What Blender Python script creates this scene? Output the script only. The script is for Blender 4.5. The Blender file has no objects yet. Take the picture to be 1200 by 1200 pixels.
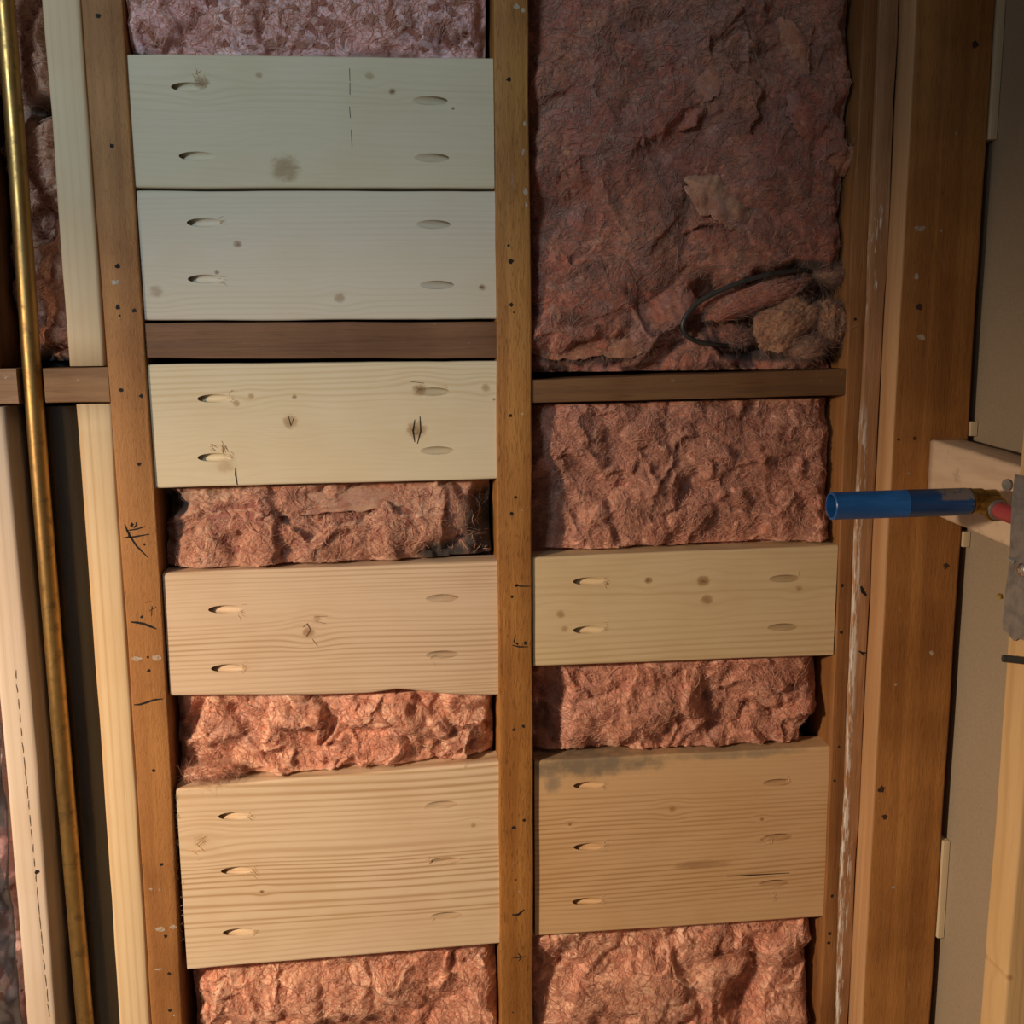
import bpy, bmesh, math, random
import numpy as np
from mathutils import Vector, Matrix

# ------------------------------------------------------------------ camera
ZO = 1.2                                   # height of the blocking row above the floor
F, CX, CZ, CD = 1211.47, 0.260459, 0.019202 + ZO, 1.128327
YAW, PIT, ROL = 0.109065, 0.164331, -0.007467
fw = np.array([math.sin(YAW)*math.cos(PIT), math.cos(YAW)*math.cos(PIT), -math.sin(PIT)])
rt0 = np.array([math.cos(YAW), -math.sin(YAW), 0.0]); up0 = np.cross(rt0, fw)
rt = math.cos(ROL)*rt0 + math.sin(ROL)*up0; up = -math.sin(ROL)*rt0 + math.cos(ROL)*up0
CAM = np.array([CX, -CD, CZ])
scn = bpy.context.scene; col = scn.collection
cam = bpy.data.objects.new('camera', bpy.data.cameras.new('camera')); col.objects.link(cam)
cam.data.sensor_width = 36; cam.data.lens = F*36/1200; cam.data.clip_start = 0.02
cam.matrix_world = Matrix(((rt[0], up[0], -fw[0], CAM[0]), (rt[1], up[1], -fw[1], CAM[1]), (rt[2], up[2], -fw[2], CAM[2]), (0, 0, 0, 1)))
scn.camera = cam
# ------------------------------------------------------------------ world, lights, exposure
w = bpy.data.worlds.new('world'); scn.world = w; w.use_nodes = True
w.node_tree.nodes['Background'].inputs[0].default_value = (0.80, 0.74, 0.70, 1)
w.node_tree.nodes['Background'].inputs[1].default_value = 0.14
def light(name, kind, loc, target, power, color, size):
    l = bpy.data.lights.new(name, kind); l.energy = power; l.color = color
    if kind == 'AREA': l.shape = 'SQUARE'; l.size = size
    else: l.shadow_soft_size = size
    o = bpy.data.objects.new(name, l); col.objects.link(o); o.location = loc
    o.rotation_euler = (Vector(target)-Vector(loc)).to_track_quat('-Z', 'Y').to_euler()
    return o
wl = light('work_lamp', 'SPOT', (-0.96, -0.98, ZO+0.12), (0.52, 0, ZO-1.20), 156, (1.0, 0.76, 0.53), 0.05)
wl.data.spot_size = math.radians(85); wl.data.spot_blend = 1.0
dl = light('daylight_beam', 'SPOT', (-0.70, -1.62, ZO+0.60), (0.12, 0, ZO+0.32), 66, (0.68, 0.88, 1.0), 0.20)
dl.data.spot_size = math.radians(38); dl.data.spot_blend = 1.0
scn.view_settings.view_transform = 'Standard'; scn.view_settings.look = 'None'
scn.view_settings.exposure = 0.0; scn.view_settings.gamma = 1.0; scn.view_settings.use_curve_mapping = False

# ------------------------------------------------------------------ helpers
def ray(x, y): return fw + rt*(x-600)/F - up*(y-600)/F
def PY(x, y, Y=0.0):
    d = ray(x, y); return CAM + d*((Y+CD)/d[1])
def PX(x, y, X):
    d = ray(x, y); return CAM + d*((X-CX)/d[0])
def tag(o, label=None, cat=None, group=None, kind=None):
    if label: o['label'] = label
    if cat: o['category'] = cat
    if group: o['group'] = group
    if kind: o['kind'] = kind
    return o
def link(name, me, mat, parent=None, loc=None, smooth=False):
    o = bpy.data.objects.new(name, me); col.objects.link(o)
    if mat: me.materials.append(mat)
    if loc is not None: o.location = loc
    if parent:
        o.parent = parent
    if smooth: me.polygons.foreach_set('use_smooth', [True]*len(me.polygons))
    return o
def mesh(verts, faces):
    me = bpy.data.meshes.new('m'); me.from_pydata([tuple(map(float, v)) for v in verts], [], faces); me.update(); return me
def fast_mesh(V, Q):
    """V (n,3) float, Q (m,k) int"""
    me = bpy.data.meshes.new('m'); V = np.asarray(V, dtype=np.float32); Q = np.asarray(Q, dtype=np.int32); k = Q.shape[1]
    me.vertices.add(len(V)); me.vertices.foreach_set('co', V.ravel())
    me.loops.add(Q.size); me.loops.foreach_set('vertex_index', Q.ravel())
    me.polygons.add(len(Q)); me.polygons.foreach_set('loop_start', np.arange(0, Q.size, k, dtype=np.int32))
    me.polygons.foreach_set('loop_total', np.full(len(Q), k, dtype=np.int32))
    me.update(calc_edges=True); return me
def empty(name, loc):
    o = bpy.data.objects.new(name, None); col.objects.link(o); o.location = loc; o.empty_display_size = 0.02; return o

# numpy noise -------------------------------------------------------
def _h(ix, iy, iz, s):
    n = (ix*374761393 + iy*668265263 + iz*2147483647 + s*1274126177) & 0xFFFFFFFF
    n = ((n ^ (n >> 13))*1274126177) & 0xFFFFFFFF
    return ((n ^ (n >> 16)) & 0xFFFF)/65535.0
def vnoise(x, y, z=0.0, s=0):
    x, y, z = np.broadcast_arrays(np.asarray(x, float), np.asarray(y, float), np.asarray(z, float))
    ix, iy, iz = np.floor(x).astype(np.int64), np.floor(y).astype(np.int64), np.floor(z).astype(np.int64)
    fx, fy, fz = x-ix, y-iy, z-iz
    u, v, t = [q*q*q*(q*(q*6-15)+10) for q in (fx, fy, fz)]
    r = 0
    for a in (0, 1):
        for b in (0, 1):
            for c in (0, 1):
                r = r + _h(ix+a, iy+b, iz+c, s)*(u if a else 1-u)*(v if b else 1-v)*(t if c else 1-t)
    return r*2-1
def fbm(x, y, z=0.0, s=0, o=4, g=0.5):
    r, a, f = 0, 1, 1
    for i in range(o):
        r = r + a*vnoise(x*f, y*f, z*f, s+i*17); a *= g; f *= 2.03
    return r

# node helper --------------------------------------------------------
class NT:
    def __init__(s, name):
        s.m = bpy.data.materials.new(name); s.m.use_nodes = True; s.t = s.m.node_tree; s.t.nodes.clear()
        s.out = s.t.nodes.new('ShaderNodeOutputMaterial'); s.b = s.t.nodes.new('ShaderNodeBsdfPrincipled')
        s.t.links.new(s.b.outputs[0], s.out.inputs[0])
        s.co = s.t.nodes.new('ShaderNodeTexCoord').outputs['Object']
    def set(s, sock, v):
        if hasattr(v, 'is_linked') or isinstance(v, bpy.types.NodeSocket): s.t.links.new(v, sock)
        else: sock.default_value = v
    def inp(s, **k):
        for n, v in k.items(): s.set(s.b.inputs[n.replace('_', ' ')], v)
    def mt(s, op, a, b=0.0, c=0.0):
        n = s.t.nodes.new('ShaderNodeMath'); n.operation = op
        for i, v in enumerate((a, b, c)): s.set(n.inputs[i], v)
        return n.outputs[0]
    def vm(s, op, a, b=(0, 0, 0)):
        n = s.t.nodes.new('ShaderNodeVectorMath'); n.operation = op; s.set(n.inputs[0], a); s.set(n.inputs[1], b); return n.outputs[0]
    def sep(s, v):
        n = s.t.nodes.new('ShaderNodeSeparateXYZ'); s.set(n.inputs[0], v); return n.outputs
    def comb(s, x, y, z):
        n = s.t.nodes.new('ShaderNodeCombineXYZ')
        for i, v in enumerate((x, y, z)): s.set(n.inputs[i], v)
        return n.outputs[0]
    def noise(s, v, scale=1.0, detail=3.0, rough=0.5, dist=0.0):
        n = s.t.nodes.new('ShaderNodeTexNoise'); s.set(n.inputs['Vector'], v)
        n.inputs['Scale'].default_value = scale; n.inputs['Detail'].default_value = detail
        n.inputs['Roughness'].default_value = rough; n.inputs['Distortion'].default_value = dist
        return n.outputs['Fac']
    def step(s, v, a, b):                       # smoothstep a..b
        n = s.t.nodes.new('ShaderNodeMapRange'); n.interpolation_type = 'SMOOTHSTEP'
        s.set(n.inputs['Value'], v); n.inputs['From Min'].default_value = a; n.inputs['From Max'].default_value = b
        return n.outputs['Result']
    def mix(s, f, a, b, mode='MIX'):
        n = s.t.nodes.new('ShaderNodeMix'); n.data_type = 'RGBA'; n.blend_type = mode; n.clamp_factor = True
        s.set(n.inputs['Factor'], f)
        for k, v in ((6, a), (7, b)): s.set(n.inputs[k], (*v, 1) if isinstance(v, tuple) and len(v) == 3 else v)
        return n.outputs['Result']
    def bump(s, h, strength=0.5, dist=0.001):
        n = s.t.nodes.new('ShaderNodeBump'); n.inputs['Strength'].default_value = strength; n.inputs['Distance'].default_value = dist
        s.set(n.inputs['Height'], h); s.t.links.new(n.outputs[0], s.b.inputs['Normal'])

def old_wood(name, axis=2, a=(0.235, 0.115, 0.045), b=(0.33, 0.175, 0.075), seed=0.0, rough=0.62, fine=1.0, paint=None, grey=0.0, flen=22.0, edge=None):
    """weathered brown framing lumber; axis = grain direction; paint = (x0,x1,z0,z1,amount) whitish smears in local metres"""
    n = NT(name); q = n.vm('ADD', n.co, (seed, seed*1.7, seed*0.6))
    sc = [55.0, 55.0, 55.0]; sc[axis] = 1.6
    g = n.noise(n.vm('MULTIPLY', q, tuple(sc)), 1.0, 4, 0.6, 0.4)
    sf = [420.0, 420.0, 420.0]; sf[axis] = flen
    ff = n.noise(n.vm('MULTIPLY', q, tuple(sf)), 1.0, 2, 0.6, 0.6)
    big = n.noise(q, 7.0, 3, 0.55)
    c = n.mix(n.step(g, 0.32, 0.68), a, b)
    c = n.mix(n.step(big, 0.35, 0.7), c, n.mix(1.0, c, (0.72, 0.66, 0.6), 'MULTIPLY'))
    c = n.mix(n.mt('MULTIPLY', n.step(ff, 0.5, 0.75), 0.45*fine), c, n.mix(1.0, c, (0.5, 0.42, 0.36), 'MULTIPLY'))
    sm = n.noise(n.vm('MULTIPLY', q, (90, 90, 90) if axis != 2 else (110, 110, 24)), 1.0, 4, 0.65)
    wmask = n.mt('MULTIPLY', n.step(sm, 0.66, 0.78), 0.22+grey)
    c = n.mix(wmask, c, (0.55, 0.50, 0.46))
    if edge:                                                # paler tan on one narrow side of the timber
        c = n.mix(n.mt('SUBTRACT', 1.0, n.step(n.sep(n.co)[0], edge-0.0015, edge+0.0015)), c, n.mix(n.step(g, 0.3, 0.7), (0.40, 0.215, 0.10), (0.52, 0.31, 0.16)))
    if paint:
        for (x0, x1, z0, z1, am) in paint:
            s = n.sep(n.co)
            m = n.mt('MULTIPLY', n.mt('MULTIPLY', n.step(s[0], x0-0.004, x0+0.002), n.mt('SUBTRACT', 1.0, n.step(s[0], x1-0.002, x1+0.004))),
                     n.mt('MULTIPLY', n.step(s[2], z0-0.03, z0+0.03), n.mt('SUBTRACT', 1.0, n.step(s[2], z1-0.03, z1+0.03))))
            pn = n.noise(n.vm('MULTIPLY', q, (260, 260, 30)), 1.0, 4, 0.65)
            m = n.mt('MULTIPLY', m, n.step(pn, 0.62-am*0.3, 0.72-am*0.3))
            c = n.mix(n.mt('MULTIPLY', m, 0.85), c, (0.62, 0.58, 0.55))
    n.inp(Base_Color=c, Roughness=rough)
    n.b.inputs['Specular IOR Level'].default_value = 0.3
    n.bump(n.mt('ADD', n.mt('MULTIPLY', ff, 0.8), g), 0.55, 0.0012)
    return n.m

def pine(name, axis=0, knots=(), freq=210.0, amp=0.02, seed=0.0, light_=(0.66, 0.53, 0.355), dark=(0.46, 0.30, 0.155), strength=0.75, cath=0.0, stains=(), xs=1.5, zs=7.0, vary=16.0):
    """fresh spruce board, grain lines along axis 0 (or 2); knots = (x, z, r, darkness) in local metres"""
    n = NT(name); s = n.sep(n.co); x, z = (s[0], s[2]) if axis == 0 else (s[2], s[0])
    sd = n.vm('ADD', n.comb(n.mt('MULTIPLY', x, xs), n.mt('MULTIPLY', s[1], 3.0), n.mt('MULTIPLY', z, zs)), (seed, seed*2.3, seed*0.7))
    n1 = n.noise(sd, 1.0, 2, 0.45)
    v = n.mt('ADD', z, n.mt('MULTIPLY', n.mt('SUBTRACT', n1, 0.5), amp))
    v = n.mt('ADD', v, n.mt('MULTIPLY', s[1], 0.35))
    spots = None
    for (kx, kz, r, dk) in knots:
        dx = n.mt('SUBTRACT', x, kx); dz = n.mt('SUBTRACT', z, kz)
        d2 = n.mt('ADD', n.mt('POWER', n.mt('DIVIDE', n.mt('ABSOLUTE', dx), r*3.4), 2.0), n.mt('POWER', n.mt('DIVIDE', n.mt('ABSOLUTE', dz), r*2.2), 2.0))
        g = n.mt('EXPONENT', n.mt('MULTIPLY', d2, -1.0))
        v = n.mt('SUBTRACT', v, n.mt('MULTIPLY', n.mt('MULTIPLY', dz, g), 0.8))
        wob = n.mt('MULTIPLY', n.noise(n.vm('ADD', n.vm('MULTIPLY', n.co, (0.5, 1, 1) if axis == 0 else (1, 1, 0.5)), (kx*9, kz*7, 0)), 230.0, 4, 0.65), 1.5)
        e2 = n.mt('ADD', n.mt('POWER', n.mt('DIVIDE', n.mt('ABSOLUTE', dx), r*1.15), 2.0), n.mt('POWER', n.mt('DIVIDE', n.mt('ABSOLUTE', dz), r), 2.0))
        m = n.mt('MULTIPLY', n.mt('SUBTRACT', 1.0, n.step(n.mt('ADD', e2, wob), 0.35, 1.9)), dk)
        spots = m if spots is None else n.mt('MAXIMUM', spots, m)
    vn = n.noise(n.comb(0.0, seed, n.mt('MULTIPLY', v, 26.0)), 1.0, 2, 0.5)
    ph = n.mt('ADD', n.mt('MULTIPLY', v, freq*6.2832), n.mt('MULTIPLY', vn, vary))
    ring = n.mt('POWER', n.mt('MULTIPLY_ADD', n.mt('SINE', ph), 0.5, 0.5), 2.6)
    band = n.noise(n.comb(n.mt('MULTIPLY', x, 0.8), seed+4.0, n.mt('MULTIPLY', v, 17.0)), 1.0, 2, 0.5)
    st = n.mt('MULTIPLY', n.mt('MULTIPLY_ADD', n.step(band, 0.38, 0.68), 0.85, 0.15), strength)
    fib = n.noise(n.comb(n.mt('MULTIPLY', x, 14.0), n.mt('MULTIPLY', s[1], 300.0), n.mt('MULTIPLY', z, 900.0)), 1.0, 2, 0.6)
    c = n.mix(n.mt('MULTIPLY', ring, st), light_, dark)
    c = n.mix(n.mt('MULTIPLY', n.step(fib, 0.45, 0.8), 0.22), c, dark)
    blot = n.noise(n.vm('ADD', n.co, (seed, 0, seed)), 11.0, 3, 0.5)
    c = n.mix(n.mt('MULTIPLY', n.step(blot, 0.42, 0.72), 0.22), c, (dark[0]*1.15, dark[1]*1.1, dark[2]))
    if spots is not None:
        c = n.mix(n.mt('MULTIPLY', n.step(spots, 0.0, 0.5), 0.75), c, (dark[0]*0.72, dark[1]*0.62, dark[2]*0.55)); c = n.mix(n.step(spots, 0.5, 0.95), c, (0.11, 0.05, 0.024))
    for (x0, z0, rx, rz, colr, am) in stains:
        d = n.mt('ADD', n.mt('POWER', n.mt('DIVIDE', n.mt('ABSOLUTE', n.mt('SUBTRACT', x, x0)), rx), 2.0), n.mt('POWER', n.mt('DIVIDE', n.mt('ABSOLUTE', n.mt('SUBTRACT', z, z0)), rz), 2.0))
        m = n.mt('SUBTRACT', 1.0, n.step(n.mt('ADD', d, n.mt('MULTIPLY', n.noise(n.co, 70.0, 4, 0.6), 1.4)), 0.6, 1.7))
        c = n.mix(n.mt('MULTIPLY', m, am), c, colr)
    n.inp(Base_Color=c, Roughness=0.58); n.b.inputs['Specular IOR Level'].default_value = 0.25
    n.bump(n.mt('ADD', n.mt('MULTIPLY', ring, n.mt('MULTIPLY', st, -0.7)), n.mt('MULTIPLY', fib, 0.5)), 0.35, 0.0006)
    return n.m

def plain(name, c, rough=0.5, metal=0.0, var=0.25, scale=30.0, bump=0.0, tint=None):
    n = NT(name); q = n.noise(n.co, scale, 4, 0.6)
    c2 = tint or tuple(k*(1-var) for k in c)
    n.inp(Base_Color=n.mix(n.step(q, 0.35, 0.7), c, c2), Metallic=metal)
    n.set(n.b.inputs['Roughness'], n.mt('MULTIPLY_ADD', q, 0.3, rough-0.15))
    if bump: n.bump(q, bump, 0.001)
    return n.m

def wool(name, seed=0.0, a=(0.60, 0.27, 0.20), b=(0.74, 0.43, 0.31), c=(0.50, 0.29, 0.25), dirt=(0.05, 0.045, 0.042), trans=False):
    n = NT(name); q = n.vm('ADD', n.co, (seed, 0.3, seed*2.0))
    def warp(v, sc, am):
        t = n.t.nodes.new('ShaderNodeTexNoise'); n.set(t.inputs['Vector'], v); t.inputs['Scale'].default_value = sc; t.inputs['Detail'].default_value = 2
        return n.vm('ADD', v, n.vm('MULTIPLY', n.vm('SUBTRACT', t.outputs['Color'], (0.5, 0.5, 0.5)), (am, am, am)))
    l1 = n.noise(q, 11.0, 4, 0.6, 0.8); l2 = n.noise(n.vm('ADD', q, (3, 5, 1)), 17.0, 4, 0.62, 1.2)
    l3 = n.noise(n.vm('ADD', q, (7, 2, 4)), 45.0, 4, 0.65, 2.0)
    # swirling fibre streaks: strongly warped, stretched noise in two directions
    w1 = warp(warp(q, 14.0, 0.10), 45.0, 0.022); w2 = warp(warp(n.vm('ADD', q, (2, 2, 2)), 17.0, 0.10), 50.0, 0.02)
    s1 = n.noise(n.vm('MULTIPLY', w1, (900, 400, 70)), 1.0, 3, 0.65); s2 = n.noise(n.vm('MULTIPLY', w2, (70, 400, 850)), 1.0, 3, 0.65)
    sm = n.step(n.noise(q, 26.0, 2), 0.44, 0.56); st = n.mt('ADD', n.mt('MULTIPLY', s1, sm), n.mt('MULTIPLY', s2, n.mt('SUBTRACT', 1.0, sm)))
    k = n.mix(n.step(l1, 0.38, 0.64), a, b); k = n.mix(n.mt('MULTIPLY', n.step(l2, 0.46, 0.68), 0.75), k, c)
    k = n.mix(n.mt('MULTIPLY', n.step(l3, 0.50, 0.74), 0.35), k, (0.68, 0.42, 0.32))
    k = n.mix(n.mt('MULTIPLY', n.step(l3, 0.5, 0.3), 0.35), k, n.mix(1.0, k, (0.72, 0.5, 0.45), 'MULTIPLY'))
    k = n.mix(n.mt('MULTIPLY', n.step(st, 0.5, 0.70), 0.38), k, n.mix(0.5, k, (0.80, 0.58, 0.46)))
    k = n.mix(n.mt('MULTIPLY', n.step(st, 0.48, 0.32), 0.35), k, n.mix(1.0, k, (0.72, 0.56, 0.52), 'MULTIPLY'))
    fz = n.noise(n.vm('ADD', q, (1, 8, 3)), 950.0, 3, 0.7); fz2 = n.noise(n.vm('ADD', q, (4, 1, 6)), 330.0, 3, 0.65)
    k = n.mix(n.mt('MULTIPLY', n.step(fz, 0.52, 0.70), 0.30), k, n.mix(0.5, k, (0.90, 0.66, 0.52))); k = n.mix(n.mt('MULTIPLY', n.step(fz2, 0.50, 0.30), 0.55), k, n.mix(1.0, k, (0.60, 0.40, 0.36), 'MULTIPLY'))
    k = n.mix(n.mt('MULTIPLY', n.step(n.noise(n.vm('ADD', q, (6, 6, 1)), 24.0, 3, 0.6, 1.0), 0.50, 0.34), 0.5), k, n.mix(1.0, k, (0.66, 0.46, 0.40), 'MULTIPLY'))
    at = n.t.nodes.new('ShaderNodeAttribute'); at.attribute_name = 'dirt'
    dm = n.mt('MULTIPLY', at.outputs['Fac'], n.step(n.mt('ADD', l3, n.mt('MULTIPLY', at.outputs['Fac'], 0.5)), 0.45, 0.75))
    k = n.mix(dm, k, dirt)
    n.inp(Base_Color=k, Roughness=0.9)
    n.b.inputs['Specular IOR Level'].default_value = 0.08
    if not trans:
        n.b.inputs['Subsurface Weight'].default_value = 0.65; n.b.inputs['Subsurface Radius'].default_value = (1.0, 0.45, 0.35); n.b.inputs['Subsurface Scale'].default_value = 0.007
    n.b.inputs['Sheen Weight'].default_value = 0.2; n.b.inputs['Sheen Roughness'].default_value = 0.6
    n.b.inputs['Sheen Tint'].default_value = (1.0, 0.75, 0.65, 1)
    if trans:
        tl = n.t.nodes.new('ShaderNodeBsdfTranslucent'); n.t.links.new(k, tl.inputs[0]); mx = n.t.nodes.new('ShaderNodeMixShader'); mx.inputs[0].default_value = 0.5
        n.t.links.new(n.b.outputs[0], mx.inputs[1]); n.t.links.new(tl.outputs[0], mx.inputs[2]); n.t.links.new(mx.outputs[0], n.out.inputs[0])
    n.bump(n.mt('ADD', n.mt('MULTIPLY', st, 1.0), n.mt('MULTIPLY_ADD', fz2, 0.9, n.mt('MULTIPLY', l3, 0.9))), 0.55, 0.0017)
    return n.m

M = {}
M['wool'] = wool('pink_fibreglass', 0.0)
M['wool_peach'] = wool('peach_fibreglass', 3.1, a=(0.78, 0.38, 0.26), b=(0.88, 0.56, 0.40), c=(0.70, 0.43, 0.35))
M['wool_lav'] = wool('lavender_pink_fibreglass', 6.2, a=(0.82, 0.50, 0.50), b=(0.86, 0.60, 0.57), c=(0.66, 0.52, 0.58))
M['wool_tan'] = wool('tan_pink_fibreglass', 8.7, a=(0.50, 0.26, 0.18), b=(0.60, 0.38, 0.27), c=(0.42, 0.25, 0.21))
M['flake'] = wool('torn_fibreglass_flakes', 4.4, a=(0.56, 0.23, 0.18), b=(0.70, 0.40, 0.29), c=(0.52, 0.28, 0.25), trans=True)
M['flake_peach'] = wool('peach_fibreglass_flakes', 5.9, a=(0.66, 0.30, 0.20), b=(0.74, 0.42, 0.29), c=(0.58, 0.32, 0.25), trans=True)
def fibre(name, c):
    n = NT(name); tl = n.t.nodes.new('ShaderNodeBsdfTranslucent'); mx = n.t.nodes.new('ShaderNodeMixShader'); mx.inputs[0].default_value = 0.5
    k = n.mix(n.noise(n.co, 55.0, 2), c, (c[0]*0.95, c[1]*0.85, c[2]*0.8)); n.inp(Base_Color=k, Roughness=0.7); n.set(tl.inputs[0], k)
    n.t.links.new(n.b.outputs[0], mx.inputs[1]); n.t.links.new(tl.outputs[0], mx.inputs[2]); n.t.links.new(mx.outputs[0], n.out.inputs[0]); return n.m
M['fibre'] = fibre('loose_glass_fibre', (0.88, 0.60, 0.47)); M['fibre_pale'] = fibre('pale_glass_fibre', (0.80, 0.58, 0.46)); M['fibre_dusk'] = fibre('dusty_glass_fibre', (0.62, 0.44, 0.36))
M['splinter'] = fibre('raw_splinters', (0.88, 0.76, 0.56))
M['wool_wad'] = wool('brown_tan_fibreglass', 8.7, a=(0.40, 0.19, 0.10), b=(0.50, 0.28, 0.16), c=(0.34, 0.17, 0.12))
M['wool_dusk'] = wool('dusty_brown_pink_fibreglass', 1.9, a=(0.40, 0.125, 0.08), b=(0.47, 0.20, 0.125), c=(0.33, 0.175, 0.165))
M['flap'] = wool('folded_tan_fibreglass', 2.7, a=(0.46, 0.20, 0.12), b=(0.50, 0.26, 0.16), c=(0.38, 0.21, 0.17))
M['hole'] = plain('nail_hole_dark', (0.012, 0.009, 0.007), 0.9, 0, 0.2)
M['ink'] = plain('marker_ink', (0.006, 0.005, 0.006), 0.9, 0, 0.2)
M['paint'] = plain('dried_white_compound', (0.42, 0.35, 0.29), 0.7, 0, 0.5, 400, tint=(0.26, 0.17, 0.10))
M['paper'] = plain('black_building_paper', (0.022, 0.02, 0.02), 0.8, 0, 0.3)
M['gypsum'] = None

# ------------------------------------------------------------------ setting
def box(name, x0, x1, y0, y1, z0, z1, mat, bev=0.0015, parent=None):
    bm = bmesh.new(); c = ((x0+x1)/2, (y0+y1)/2, (z0+z1)/2)
    bmesh.ops.create_cube(bm, size=1.0)
    for v in bm.verts: v.co = Vector((v.co.x*(x1-x0), v.co.y*(y1-y0), v.co.z*(z1-z0)))
    if bev: bmesh.ops.bevel(bm, geom=list(bm.edges), offset=bev, segments=2, affect='EDGES', profile=0.5)
    me = bpy.data.meshes.new('m'); bm.to_mesh(me); bm.free()
    return link(name, me, mat, parent, c)
def gypsum():
    n = NT('drywall_back_paper'); a = n.noise(n.co, 420.0, 3, 0.6); b = n.noise(n.co, 5.0, 3)
    c = n.mix(n.step(a, 0.35, 0.7), (0.335, 0.265, 0.185), (0.285, 0.225, 0.155)); c = n.mix(n.mt('MULTIPLY', b, 0.35), c, (0.25, 0.2, 0.14))
    n.inp(Base_Color=c, Roughness=0.75); n.bump(a, 0.25, 0.0005); return n.m
def concrete():
    n = NT('concrete_floor'); a = n.noise(n.co, 9.0, 6, 0.6); b = n.noise(n.co, 150.0, 3)
    n.inp(Base_Color=n.mix(a, (0.20, 0.185, 0.165), (0.32, 0.30, 0.27)), Roughness=0.8); n.bump(b, 0.3, 0.001); return n.m
TOP = 2.4
tag(box('floor', -0.95, 1.3, -2.0, 0.12, -0.05, 0.0, concrete(), 0), kind='structure')
tag(box('wall_back', -0.80, 0.90, 0.0905, 0.103, 0.0, TOP, M['paper'], 0), kind='structure')
tag(box('wall_right', 0.9030, 0.9157, -1.6, 0.090, 0.0, TOP, gypsum(), 0.0), kind='structure')

# ------------------------------------------------------------------ lumber
def section_loft(secs, caps=True):
    """secs: list of (k,3) rings -> mesh"""
    k = len(secs[0]); V = np.concatenate(secs); n = len(secs); faces = []
    for i in range(n-1):
        for j in range(k):
            a = i*k+j; b = i*k+(j+1) % k; faces.append((a, b, b+k, a+k))
    if caps: faces.append(tuple(range(k-1, -1, -1))); faces.append(tuple(range((n-1)*k, n*k)))
    me = mesh(V, faces)
    bm = bmesh.new(); bm.from_mesh(me); bmesh.ops.recalc_face_normals(bm, faces=bm.faces[:]); bm.to_mesh(me); bm.free()
    return me
def rrect(a0, a1, b0, b1, r, n=3):
    """rounded rectangle in (a,b), list of pairs"""
    pts = []
    for (ca, cb, st) in ((a1-r, b1-r, 0), (a0+r, b1-r, 90), (a0+r, b0+r, 180), (a1-r, b0+r, 270)):
        for i in range(n+1):
            t = math.radians(st+90*i/n); pts.append((ca+r*math.cos(t), cb+r*math.sin(t)))
    return np.array(pts)
rng = np.random.default_rng(5)
def stud(name, xl, xr, y0, y1, z0, z1, mat, label, cat='stud', group=None, r=0.0022, rough=0.0006, seed=0, steps=0.03):
    """vertical stud; xl, xr are numbers or lists of (x,z) pairs giving the edge line along the height"""
    def fun(e, z): 
        if np.isscalar(e): return np.full_like(z, e)
        e = sorted(e, key=lambda q: q[1]); return np.interp(z, [q[1] for q in e], [q[0] for q in e])
    zz = np.linspace(z0, z1, max(4, int((z1-z0)/steps))); L, R_ = fun(xl, zz), fun(xr, zz)
    cx, cy, cz = float((L.mean()+R_.mean())/2), (y0+y1)/2, z0
    L = L+rough*fbm(zz*9, 0*zz, 0, seed, 3); R_ = R_+rough*fbm(zz*9, 0*zz+3, 0, seed+5, 3)
    secs = []
    for i, z in enumerate(zz):
        p = rrect(L[i], R_[i], y0, y1, r); secs.append(np.stack([p[:, 0]-cx, p[:, 1]-cy, np.full(len(p), z-cz)], 1))
    o = link(name, section_loft(secs), mat, None, (cx, cy, cz)); tag(o, label, cat, group)
    for p in o.data.polygons: p.use_smooth = len(p.vertices) == 4
    return o
def edge(pts, Y=0.0): return [(PY(x, y, Y)[0], PY(x, y, Y)[2]) for x, y in pts]
def Zp(x, y, Y=0.0): return float(PY(x, y, Y)[2])

OW = [old_wood('stud_wood_ochre', 2, seed=1.0, a=(0.275, 0.12, 0.038), b=(0.385, 0.18, 0.06), flen=130.0, fine=0.7),
      old_wood('stud_wood_golden', 2, seed=2.3, a=(0.28, 0.115, 0.025), b=(0.42, 0.20, 0.055), fine=1.6, flen=80.0),
      old_wood('stud_wood_umber', 2, seed=3.9, a=(0.20, 0.085, 0.028), b=(0.30, 0.135, 0.045)),
      old_wood('post_wood_brown', 2, seed=5.1, a=(0.165, 0.078, 0.032), b=(0.235, 0.118, 0.05))]
SB, ST = 0.038, TOP-0.038
cl = edge([(578, 0), (581, 300), (584, 700), (586, 1200)]); cr = edge([(619, 0), (622, 300), (624, 700), (625, 1200)])
ll = edge([(94, 0), (116, 300), (139, 600), (159, 900), (177, 1200)]); lr = edge([(143, 0), (162, 300), (182, 590), (199, 880), (214, 1200)])
left_stud = stud('wall_stud', ll, lr, 0.0, 0.088, SB, ST, OW[0], 'ochre-brown old stud with hand-drawn marker strokes, beside the pale new studs', 'stud', seed=3)
mid_stud = stud('wall_stud', cl, cr, 0.0, 0.088, SB, ST, OW[1], 'golden-brown grainy stud between the two columns of pale boards', 'stud', seed=9)
right_stud = stud('wall_stud', edge([(1013, 0), (997, 300), (985, 600), (974, 900), (960, 1200)], 0.002), 0.8030, 0.002, 0.088, SB, ST, OW[2], 'dark brown stud next to the white-smeared corner batten', 'stud', seed=13)
BW = old_wood('batten_wood', 2, seed=7.7, a=(0.33, 0.175, 0.085), b=(0.46, 0.26, 0.135), paint=[(-0.012, -0.0045, 0.3, 1.09, 0.50), (-0.012, 0.002, 0.2, 0.62, 0.30), (-0.012, 0.004, 1.2, 1.36, 0.18)])
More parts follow.
